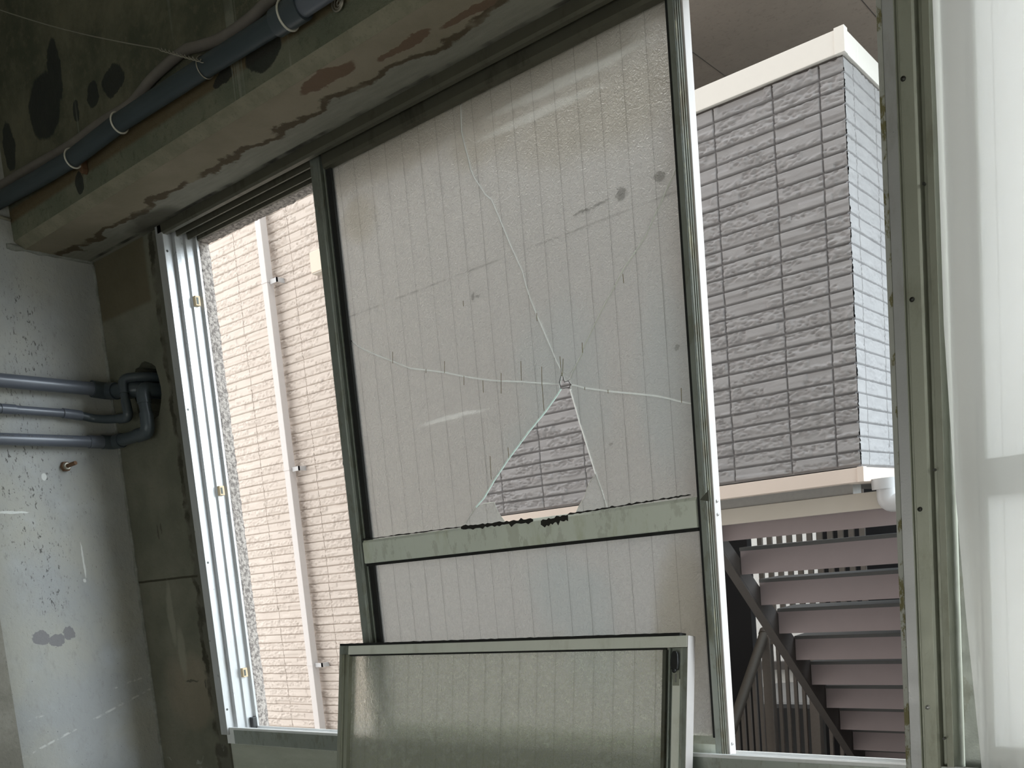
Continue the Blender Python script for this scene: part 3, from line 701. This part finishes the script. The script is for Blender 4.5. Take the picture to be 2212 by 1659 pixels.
MB().tube([(-2.459, -.052, 1.84), (-2.463, -.052, 1.865)], .0115, 20).build('riser', M['pvc_dark'], pb, auto=50)
MB().tube(arc([(-2.462, -.052, 1.864), (-2.466, -.050, 1.906), (-2.430, .0, 1.908), (-2.415, .06, 1.905)], .022), .0130, 20).build('elbow', M['pvc_dark'], pb, auto=50)
pc = thing('water_pipe', (XL + .03, -1.0, 1.75), 'grey plastic pipe printed with small dark letters, lowest of three on the left wall', 'pipe')
MB().tube([(XL + .028, -1.9, 1.742), (XL + .028, -.088, 1.749)], .0160, 24).build('pipe_run', M['pvc'], pc, auto=50)
MB().tube([(XL + .028, -.110, 1.749), (XL + .028, -.066, 1.7495)], .0182, 24).build('coupling', M['pvc'], pc, auto=50)
MB().tube(arc([(XL + .028, -.068, 1.7495), (XL + .030, -.034, 1.749), (XL + .075, -.034, 1.748)], .022), .0200, 24).build('elbow', M['pvc_dark'], pc, auto=50)
MB().tube([(XL + .072, -.034, 1.748), (-2.44, -.035, 1.748)], .0165, 24).build('pipe_link', M['pvc_dark'], pc, auto=50)
MB().tube(arc([(-2.45, -.035, 1.748), (-2.394, -.036, 1.748), (-2.392, -.036, 1.80)], .022), .0190, 24).build('elbow', M['pvc_dark'], pc, auto=50)
MB().tube([(-2.392, -.036, 1.795), (-2.394, -.036, 1.83)], .0165, 24).build('riser', M['pvc_dark'], pc, auto=50)
MB().tube(arc([(-2.394, -.036, 1.826), (-2.396, -.036, 1.866), (-2.400, .05, 1.866)], .024), .0190, 24).build('elbow', M['pvc_dark'], pc, auto=50)
# print on the lowest pipe: a row of small dark characters
random.seed(3); b = MB()
yy = -.46
while yy < -.16:
    wq = random.choice((.003, .004, .005)); zc = 1.7555; h0 = .0022
    if random.random() < .82:
        x = XL + .028 + .01458
        b.box(x, x + .0004, yy, yy + .0008, zc - h0, zc + h0).box(x, x + .0004, yy + wq - .001, yy + wq, zc - h0, zc + h0)
        zz = random.choice((zc - h0, zc, zc + h0 - .0008)); b.box(x, x + .0004, yy, yy + wq, zz, zz + .0008)
    yy += wq + .0022
b.build('printed_marking', M['black'], pc)

bo = thing('anchor_bolt', (XL, -.178, 1.682), 'rusty anchor bolt sticking out of the left wall below the pipes', 'bolt')
MB().tube([(XL, -.178, 1.682), (XL + .012, -.178, 1.682)], .014, 6).build('nut', M['rust'], bo)
MB().tube([(XL + .012, -.178, 1.682), (XL + .018, -.178, 1.682)], [.011, .009], 16).build('washer', M['wire'], bo)
MB().tube([(XL + .016, -.178, 1.682), (XL + .052, -.172, 1.686)], .0055, 12).build('threaded_shank', M['rust'], bo)

# ------------------------------------------------------------------ conduit along the beam
YP = -.262
def on_beam(pts, y=YP): return [atY(px, py, y) for px, py in pts]
cp = thing('conduit_pipe', (-2.0, YP, 2.36), 'blue-black pipe strapped along the face of the concrete beam', 'pipe')
ctr = on_beam([(-60, 466), (0, 432), (80, 388), (160, 340), (262, 262), (350, 205), (440, 147), (540, 85), (612, 40)])
sm = []
for i in range(len(ctr) - 1):
    for k in range(4): sm.append(ctr[i].lerp(ctr[i + 1], k / 4))
sm.append(ctr[-1])
MB().tube(sm, .0195, 24).build('pipe_run', M['pipe_blue'], cp, auto=60)
e0, e1, e2 = on_beam([(598, 49), (655, 12), (700, -18)])
MB().tube([e0, e1], .0245, 24).build('pipe_socket', M['pvc_dark'], cp, auto=50)
MB().tube([e1 - (e1 - e0) * .3, e2, Vector((X_END, YP, e2.z + .01))], .0195, 24).build('pipe_run', M['pvc'], cp, auto=50)
def strap(c, axis, r, name, mt, par, w=.0022):
    axis = axis.normalized(); a = axis.cross(Vector((0, 0, 1))).normalized(); b2 = a.cross(axis)
    pts = [c + (a * math.cos(g) + b2 * math.sin(g)) * r for g in [2 * math.pi * k / 28 for k in range(29)]]
    MB().tube(pts, w, 8, cap=False).build(name, mt, par, smooth=True)
for px, py in ((158, 342), (258, 265), (622, 32)):
    c = atY(px, py, YP); strap(c, ctr[5] - ctr[2], .0215 if px < 600 else .0262, 'cable_tie', M['tie'], cp)
c = atY(178, 352, -.238); MB().prism([(c.x - .008, c.z + .012), (c.x + .006, c.z + .010), (c.x + .008, c.z - .018), (c.x, c.z - .026), (c.x - .009, c.z - .018)], 'y', -.245, -.2285).build('bracket', M['rust'], cp, bevel=.002)
ca = thing('cable', (-2.0, -.25, 2.40), 'dusty brown cable lying slack on top of the beam pipe', 'cable')
cpts = on_beam([(-60, 440), (0, 402), (60, 366), (150, 315), (200, 278), (245, 248), (285, 222), (330, 168), (395, 112), (430, 100), (480, 82), (540, 40), (580, 2), (640, -40)], -.242)
sm2 = []
for i in range(len(cpts) - 1):
    p0 = cpts[max(i - 1, 0)]; p1 = cpts[i]; p2 = cpts[i + 1]; p3 = cpts[min(i + 2, len(cpts) - 1)]
    for k in range(6):
        t = k / 6; sm2.append(.5 * ((2 * p1) + (p2 - p0) * t + (2 * p0 - 5 * p1 + 4 * p2 - p3) * t * t + (3 * p1 - p0 - 3 * p2 + p3) * t ** 3))
MB().tube(sm2 + [cpts[-1], cpts[-1] + Vector((.3, 0, .012)), Vector((X_END, -.242, cpts[-1].z))], .0105, 14).build('cable_sheath', M['cable'], ca, smooth=True)
# steel wire tied round the pipe
wr = thing('steel_wire', tuple(atY(440, 135, -.285)), 'thin steel wire tied to the beam pipe with a twisted end', 'wire')
w0 = atX(-40, 8, XL + .25); w1 = atY(345, 106, -.290); w2 = atY(437, 132, -.286)
MB().tube([w0.lerp(w1, t / 12) - Vector((0, 0, .01 * math.sin(math.pi * t / 12))) for t in range(13)], .0011, 8).build('straight_wire', M['wire'], wr)
tw = []; tw2 = []
for i in range(60):
    t = i / 59; p = w1.lerp(w2, t); g = t * 34; o = Vector((0, math.cos(g), math.sin(g))) * .0032
    tw.append(p + o); tw2.append(p - o)
MB().tube(tw, .0010, 6).tube(tw2, .0010, 6).build('twisted_end', M['wire'], wr, smooth=True)
strap(atY(443, 145, YP), ctr[6] - ctr[5], .0212, 'wire_loop', M['wire'], wr, .0013)
rg = thing('coiled_ring', tuple(atY(730, 8, -.235)), 'small grey coiled ring fixed on the beam at the top edge', 'ring')
c = atY(731, 6, -.236)
for rr in (.0045, .0095, .0140):
    MB().tube([(c.x + rr * math.cos(g), -.234 - rr * .3, c.z + rr * math.sin(g)) for g in [2 * math.pi * k / 24 for k in range(25)]], .0018, 8, cap=False).build('ring_turn', M['wire'], rg, smooth=True)
lb = atX(8, 473, XL + .006)
q = MB().tube([(XL + .006, -.40, 2.345), (XL + .006, -.232, 2.331)], .0042, 12).build('thin_tube', M['tie'], smooth=True); shift(q, (XL + .006, -.23, 2.33))
tag(q, 'short cream tube end on the left wall under the beam', 'tube')

# ------------------------------------------------------------------ brick-pattern siding (height field)
def lat(seed, n=257):
    return np.random.RandomState(seed).rand(n, n)
def vnoise(u, v, seed):
    g = lat(seed); iu = np.floor(u).astype(int); iv = np.floor(v).astype(int); fu = u - iu; fv = v - iv
    fu = fu * fu * (3 - 2 * fu); fv = fv * fv * (3 - 2 * fv); iu %= 256; iv %= 256
    return (g[iu, iv] * (1 - fu) + g[iu + 1, iv] * fu) * (1 - fv) + (g[iu, iv + 1] * (1 - fu) + g[iu + 1, iv + 1] * fu) * fv
def siding(name, o, du, dn, width, z0, z1, pitch, joints, seed, mt, parent, step=.0055, groove=.0065, depth=.010, wide=(), nv_brick=10, amp=1.0, gj=.005):
    """relief siding: o origin, du unit vector along the wall, dn outward normal; joints are positions along u"""
    us = set(np.round(np.arange(0, width + 1e-6, step), 5))
    us = [u for u in us if all(abs(u - j) > gj for j in joints)]
    for j in joints: us += [j - gj, j - gj + .0012, j + gj - .0012, j + gj]
    us = np.array(sorted(x for x in set(us) if -1e-6 <= x <= width + 1e-6))
    vs = []
    nrow = int(math.ceil((z1 - z0) / pitch))
    for r_ in range(nrow):
        gw = groove * (1.9 if r_ in wide else 1)
        base = r_ * pitch
        vs += [base, base + gw - .0012, base + gw] + [base + gw + (pitch - gw) * k / nv_brick for k in range(1, nv_brick)] + [base + pitch - .0010]
    vs = np.array([v for v in vs if v <= z1 - z0 + 1e-6])
    U, V = np.meshgrid(us, vs, indexing='ij')
    row = np.floor(V / pitch + 1e-6).astype(int); t = V / pitch - row
    gw = np.where(np.isin(row, list(wide)), groove * 1.9, groove)
    ingroove = (t * pitch < gw - .0006)
    jn = np.zeros_like(U, bool)
    for j in joints: jn |= np.abs(U - j) < gj - .0006
    colr = np.searchsorted(np.array(sorted(joints)) if len(joints) else np.array([1e9]), U)
    rs = np.random.RandomState(seed); tab = rs.rand(1024)
    def hsh(a, b_): return tab[(a * 73 + b_ * 151 + seed * 7) % 1024]
    s1 = .30 + .35 * hsh(row, colr); sub = (t > s1).astype(int)
    seg = np.floor(U * (3 + 4 * hsh(row + 50, sub)) + 9 * hsh(row, sub + 7)).astype(int)
    lay = (hsh(seg, row * 3 + sub) - .5) * .0085
    rough = hsh(seg + 31, row * 5 + sub) > .38
    n1 = vnoise(U * 34 + V * 45, V * 120 - U * 14, seed); n2 = vnoise(U * 80 + V * 90, V * 230, seed + 1); n3 = vnoise(U * 14, V * 40, seed + 2)
    rid = (1 - np.abs(2 * n1 - 1)); hgt = depth + amp * (lay + np.where(rough, (rid - .5) * .0125 + (n2 - .5) * .0060, (n2 - .5) * .0016) + (n3 - .5) * .002); hgt = np.maximum(hgt, depth * .55)
    hgt = np.where(ingroove | jn, 0.0, hgt)
    o = np.array(o); du = np.array(du); dn = np.array(dn)
    P = o[None, None, :] + U[..., None] * du + V[..., None] * np.array([0, 0, 1.0]) + hgt[..., None] * dn
    nu_, nv_ = U.shape; idx = np.arange(nu_ * nv_).reshape(nu_, nv_)
    F = np.stack([idx[:-1, :-1], idx[1:, :-1], idx[1:, 1:], idx[:-1, 1:]], -1).reshape(-1, 4)
    if np.dot(np.cross(du, [0, 0, 1.0]), dn) < 0: F = F[:, ::-1]
    me = bpy.data.meshes.new(name); me.vertices.add(nu_ * nv_); me.vertices.foreach_set('co', P.reshape(-1).astype(np.float32))
    me.loops.add(F.size); me.loops.foreach_set('vertex_index', np.ascontiguousarray(F).reshape(-1).astype(np.int32))
    me.polygons.add(len(F)); me.polygons.foreach_set('loop_start', np.arange(0, F.size, 4, dtype=np.int32))
    me.update(calc_edges=True); me.validate(); me.materials.append(mt)
    ob = bpy.data.objects.new(name, me); COL.objects.link(ob)
    if parent: attach(ob, parent)
    return ob

def m_siding(name, a, b_):
    n = N(name); c = n.mix(n.noise(9, 5, sc=(1, 1, 3)), a, b_)
    return n.done(n.bsdf(c, .75, 0, n.bump(n.noise(180, 4, .7), .0015, .6), .3))
M['grey_siding'] = m_siding('grey_stone_siding', (0.275, 0.268, 0.272), (0.40, 0.39, 0.395))
M['beige_siding'] = m_siding('beige_stone_siding', (0.55, 0.485, 0.44), (0.67, 0.60, 0.545))
M['coping'] = plain('cream_coping', (0.84, 0.81, 0.76), .45, 0, .02)
M['trim'] = plain('pink_cream_trim', (0.70, 0.60, 0.53), .5, 0, .05, 6)
M['eave'] = m_concrete('brown_grey_soffit_board', (0.33, 0.285, 0.25), (0.36, 0.31, 0.27), 3, .002)
M['soffit_out'] = plain('grey_soffit_board', (0.34, 0.33, 0.315), .7)
M['fascia'] = plain('cream_beam', (0.55, 0.51, 0.45), .6, 0, .05, 8)
M['riser'] = plain('mauve_painted_steel', (0.30, 0.25, 0.255), .6, 0, .06, 9)
M['tread'] = plain('dark_grey_painted_steel', (0.10, 0.10, 0.10), .6)
M['stringer'] = plain('brown_grey_painted_steel', (0.085, 0.075, 0.07), .6)
M['rail_metal'] = plain('beige_grey_railing', (0.25, 0.22, 0.20), .5)
M['hand'] = plain('dark_brown_handrail', (0.10, 0.085, 0.07), .5)
M['pale_pipe'] = plain('pale_pvc', (0.50, 0.50, 0.51), .35, 0, .03)
M['downpipe'] = plain('pale_pinkish_downpipe', (0.62, 0.585, 0.575), .5, 0, .03)
M['vent'] = plain('beige_sheet_metal', (0.70, 0.60, 0.50), .5, 0, .03)
M['ground'] = m_concrete('alley_paving', (0.34, 0.33, 0.31), (0.42, 0.41, 0.39))
M['darkwall'] = plain('near_black_wall', (0.018, 0.018, 0.022), .7)  # near-black tone also carries the deep shade under the landing
M['farwall'] = plain('far_white_wall', (0.82, 0.81, 0.79), .7)
M['car'] = plain('grey_car_paint', (0.10, 0.097, 0.095), .4, .2, .03)
M['carglass'] = plain('dark_car_glass', (0.02, 0.022, 0.025), .1, 0)
M['tyre'] = plain('black_tyre_rubber', (0.02, 0.02, 0.02), .8)

struct(MB().box(-14, 10, .14, 18, -1.7, -1.5).build('ground', M['ground']))

# neighbouring house, beige part
YB = 3.40
house = thing('building', (-6.0, YB, -1.5), 'neighbouring house with beige stone-pattern siding seen through the left opening', 'building')
MB().box(-9.0, -4.48, YB, YB + 3.2, -1.5, 6.0).build('wall', M['vent'], house)
jb = []; x = .18
k = 0
while x < 2.8: jb.append(round(x, 4)); x += (.335, .300)[k % 2]; k += 1
siding('siding', (-7.3, YB - .001, .0), (1, 0, 0), (0, -1, 0), 2.82, 0.0, 4.6, .0632, jb, 11, M['beige_siding'], house, step=.0065, nv_brick=8, amp=.9, depth=.012, gj=.0032, wide=(31, 39))
siding('siding', (-7.3, YB - .001, 4.6), (1, 0, 0), (0, -1, 0), 2.82, 0.0, 1.2, .0632, jb, 12, M['beige_siding'], house, step=.02, nv_brick=4)
siding('siding', (-7.3, YB - .001, -1.5), (1, 0, 0), (0, -1, 0), 2.82, 0.0, 1.5, .0632, jb, 13, M['beige_siding'], house, step=.02, nv_brick=4)

dp = thing('downpipe', (-5.72, YB - .07, -1.5), 'white plastic downpipe running down the beige siding', 'pipe')
MB().box(-5.771, -5.709, YB - .106, YB - .044, -1.5, 6.0).build('pipe', M['downpipe'], dp, bevel=.004)
for px, py in ((600, 603), (640, 1012), (700, 1435)):
    z = atY(px, py, YB - .07).z
    g = MB().box(-5.774, -5.706, YB - .109, YB - .041, z - .006, z + .006).build('bracket', M['downpipe'], dp)
    MB().box(-5.70, -5.62, YB - .085, YB - .078, z - .02, z + .012).box(-5.632, -5.62, YB - .085, YB - .008, z - .02, z + .012).build('bracket_arm', M['pale_pipe'], g)
v0 = atY(660, 547, YB - .08); v1 = atY(690, 583, YB - .08)
vt = thing('vent_cover', (v0.x, YB, v1.z), 'small beige sheet-metal box on the beige siding right of the downpipe', 'vent')
MB().prism([(YB - .008, v1.z + .16), (YB - .075, v1.z + .14), (YB - .075, v1.z), (YB - .008, v1.z + .0)], 'x', v0.x + .03, v0.x + .45).build('hood', M['vent'], vt, bevel=.004)
MB().box(v0.x + .034, v0.x + .445, YB - .070, YB - .01, v1.z - .008, v1.z - .0005).build('hood_rim', M['fascia'], vt)

# grey stair-landing block
YK = 3.10; KX1 = -1.485; KX0 = -4.45; KZ0, KZ1 = 1.575, 3.345
blk = thing('building', (-3.0, YK, -1.5), 'neighbouring stair landing clad in grey stone-pattern siding with a white coping', 'building')
MB().box(KX0 + .01, KX1 - .012, YK + .012, YK + .12, KZ0, KZ1).box(KX1 - .12, KX1 - .012, YK + .12, 5.6, KZ0, KZ1).box(KX0 + .01, KX0 + .12, YK + .12, YB - .02, KZ0, KZ1).build('parapet_wall', M['grey_siding'], blk)
pk = (KZ1 - KZ0) / 27.0
gj = [KX1 - KX0 - q for q in (.107, .322, .614, .93, 1.265, 1.49, 1.79, 2.085, 2.40, 2.70)]
siding('siding', (KX0, YK + .011, KZ0), (1, 0, 0), (0, -1, 0), KX1 - KX0, 0, KZ1 - KZ0, pk, sorted(gj), 21, M['grey_siding'], blk, amp=.85, depth=.016, groove=.0105)
siding('siding', (KX1 - .011, YK, KZ0), (0, 1, 0), (1, 0, 0), 2.5, 0, KZ1 - KZ0, pk, [.12, .43, .74, 1.05, 1.36, 1.67, 1.98, 2.3], 22, M['grey_siding'], blk, step=.007, amp=.4, depth=.012)
MB().box(KX0 - .02, KX1 + .012, YK - .022, YK + .16, KZ1 + .012, KZ1 + .112).box(KX1 - .17, KX1 + .012, YK + .16, 5.6, KZ1 + .012, KZ1 + .112).build('coping', M['coping'], blk, bevel=.002)
MB().box(KX1 - .028, KX1 + .016, YK - .026, YK + .02, KZ1 + .010, KZ1 + .118).build('coping_joint', M['coping'], blk, bevel=.001)
MB().box(KX0, KX1 - .004, YK + .004, YK + .13, KZ1 - .006, KZ1 + .012).box(KX1 - .13, KX1 - .002, YK + .13, 5.6, KZ1 - .006, KZ1 + .012).build('coping_flashing', M['stringer'], blk)
MB().box(KX0 - .01, KX1 + .012, YK - .020, YK + .10, KZ0 - .072, KZ0 - .006).box(KX1 - .10, KX1 + .012, YK + .10, 5.6, KZ0 - .072, KZ0 - .006).build('lower_trim', M['trim'], blk, bevel=.002)
MB().box(KX1 - .012, KX1 + .017, YK - .025, YK + .02, KZ0 - .073, KZ0 - .004).build('trim_corner', M['trim'], blk, bevel=.001)
MB().box(KX0, KX1 - .09, YK + .09, 3.30, KZ0 - .055, KZ0 - .03).box(KX1 - .45, KX1 - .09, 3.30, 5.6, KZ0 - .055, KZ0 - .03).build('soffit', M['soffit_out'], blk)
MB().box(KX0, KX1 + .1, 3.27, 3.40, 1.375, 1.457).build('landing_beam', M['fascia'], blk, bevel=.002)
MB().box(KX0, KX1 - .1, 3.278, 3.40, 1.4575, 1.5445).build('landing_fascia', M['soffit_out'], blk)
MB().box(KX0, KX1 - .1, 3.27, YB + .1, 1.545, 1.60).build('landing_slab', M['soffit_out'], blk)
MB().box(-4.46, 1.0, 3.02, 6.2, 4.10, 4.25).build('upper_soffit', M['eave'], blk)

for xx in (-2.62, -1.75):
    MB().box(xx, xx + .004, 3.03, 6.1, 4.0985, 4.0999).build('soffit_joint', M['stringer'], blk)

# pale drain fitting under the landing
p = atY(1918, 1062, 3.22)
fit = thing('drain_fitting', (p.x, 3.2, p.z), 'pale plastic drain elbow tucked under the corner of the grey landing', 'pipe fitting')
MB().tube([(p.x - .02, 3.24, 1.512), (p.x - .02, 3.24, 1.462)], [.058, .055], 24).build('flange', M['pale_pipe'], fit, auto=50)
MB().tube(arc([(p.x - .01, 3.235, 1.470), (p.x - .01, 3.235, 1.395), (p.x + .30, 3.235, 1.39)], .05), .044, 24).build('elbow', M['pale_pipe'], fit, auto=50)
MB().tube([(p.x + .09, 3.235, 1.39), (p.x + .13, 3.235, 1.39)], .052, 24).build('collar', M['pale_pipe'], fit, auto=50)

# ------------------------------------------------------------------ outdoor staircase
st = thing('staircase', (-1.6, 4.5, -1.5), 'outdoor steel staircase with mauve risers rising to the grey landing', 'staircase')
SXL, SXR = -2.345, -.95
for k in range(-1, 12):
    y = 3.655 + .2458 * k; zb = 1.0917 - .1976 * k
    tr_ = MB().box(SXL, SXR, y, y + .012, zb, zb + .133).build('riser', M['riser'], st)
    MB().box(SXL - .003, SXR, y - .004, y + .27, zb + .1332, zb + .154).build('tread', M['tread'], st)
def stringer(x, name='stringer'):
    # sloping plate
    sl = .1976 / .2458
    a0 = (3.35, 1.32); a1 = (6.6, 1.32 - 3.25 * sl)
    MB().prism([(a0[0], a0[1] - .0), (a1[0], a1[1]), (a1[0], a1[1] + .31), (a0[0], a0[1] + .06 + .03)], 'x', x - .010, x).build(name, M['stringer'], st)
    MB().prism([(3.35, 1.318), (6.6, 1.318 - 3.25 * sl), (6.6, 1.304 - 3.25 * sl), (3.35, 1.304)], 'x', x - .055, x).build('stringer_flange', M['stringer'], st)
stringer(-2.348)
stringer(SXR + .012)

# ------------------------------------------------------------------ railing and things behind the stairs
rl = thing('railing', (-3.42, 6.5, -1.5), 'beige-grey metal railing with a sloping brown handrail behind the staircase', 'railing')
h1 = atX(1650, 1372, -3.44); h2 = atX(1572, 1600, -3.44)
MB().box(-3.46, -3.38, 6.46, 6.54, -1.5, .44).build('post', M['rail_metal'], rl, bevel=.004)
MB().box(-3.06, -2.98, 6.46, 6.54, -1.5, .44).build('post', M['rail_metal'], rl, bevel=.004)
dv = (h2 - h1)
MB().tube([h1 - dv * .03, h1, h2, h2 + dv * .9], .044, 20).build('handrail', M['hand'], rl, auto=50)
MB().tube([h1 - dv * .045, h1 - dv * .005], .049, 20).build('handrail_cap', M['hand'], rl, auto=50)
for i in range(1, 9):
    t = i / 6.5; p = h1 + dv * t
    MB().box(p.x - .014, p.x + .014, p.y - .014, p.y + .014, -1.5, p.z - .03).build('baluster', M['rail_metal'], rl)
for i in range(4):
    x = -3.325 + .070 * i
    MB().box(x - .014, x + .014, 6.486, 6.514, -1.5, .36).build('baluster', M['rail_metal'], rl)
for i in range(5):
    x = -2.90 + .085 * i
    MB().box(x - .014, x + .014, 6.486, 6.514, -1.5, .36).build('baluster', M['rail_metal'], rl)
MB().box(-3.379, -3.061, 6.48, 6.52, .36, .40).box(-2.979, -2.50, 6.48, 6.52, .36, .40).build('top_rail', M['rail_metal'], rl)
ul = thing('railing', (-3.2, 6.9, .6), 'upper landing railing whose bars show in the gaps between the highest stair treads', 'railing')
MB().box(-3.64, -2.65, 6.88, 6.92, .58, .62).build('bottom_rail', M['rail_metal'], ul)
MB().box(-3.64, -2.65, 6.87, 6.93, 1.75, 1.80).build('top_rail', M['rail_metal'], ul)
for i in range(11):
    x = -3.60 + .09 * i; MB().box(x - .022, x + .022, 6.885, 6.915, .62, 1.75).build('baluster', M['rail_metal'], ul)

struct(MB().box(-6.5, -3.66, 6.75, 6.85, -1.5, 4.1).box(-3.2, 1.5, 7.2, 7.3, -1.5, 4.1).box(-.88, -.78, 3.45, 7.2, -1.5, 1.37).build('wall_alley', M['darkwall']))  # last box: unseen wall added to keep the sun off the stairs
fw = MB().box(-12, 2, 10.3, 10.5, -1.5, 6.0).build('building', M['farwall']); shift(fw, (-5, 10.4, -1.5))
tag(fw, 'far white wall glimpsed between the bars behind the staircase', 'building')
zb_ = atY(1695, 1438, 10.2).z
bd = MB().box(-7.5, -3.3, 10.2, 10.29, zb_ - .05, zb_ + .05).build('crossbeam', M['stringer']); shift(bd, (-5.4, 10.25, zb_))
tag(bd, 'dark horizontal beam in front of the far white wall', 'beam')

car = thing('car', (-4.2, 8.8, -1.5), 'grey car parked behind the railing bars below the stairs', 'car')
prof = [(-5.9, -1.15), (-5.9, -.86), (-5.75, -.80), (-5.2, -.74), (-4.9, -.55), (-4.62, -.47), (-4.1, -.43), (-3.6, -.43), (-3.3, -.50), (-2.95, -.74), (-2.5, -.80), (-2.4, -1.15)]
sp_ = []
for i in range(len(prof) - 1):
    for k in range(3): sp_.append((prof[i][0] + (prof[i + 1][0] - prof[i][0]) * k / 3, prof[i][1] + (prof[i + 1][1] - prof[i][1]) * k / 3))
sp_.append(prof[-1])
MB().prism(sp_, 'y', 8.0, 9.6).build('body', M['car'], car, bevel=.06)
MB().prism([(-5.0, -.72), (-4.62, -.53), (-4.15, -.51), (-4.15, -.74)], 'y', 7.994, 7.999).build('side_window', M['carglass'], car)
for xx in (-5.3, -3.0):
    w_ = MB().tube([(xx, 8.02, -1.22), (xx, 8.2, -1.22)], .28, 24).build('wheel', M['tyre'], car, auto=50)
    MB().tube([(xx, 8.0, -1.22), (xx, 8.02, -1.22)], .17, 20).build('hub_cap', M['bright_screw'], w_)
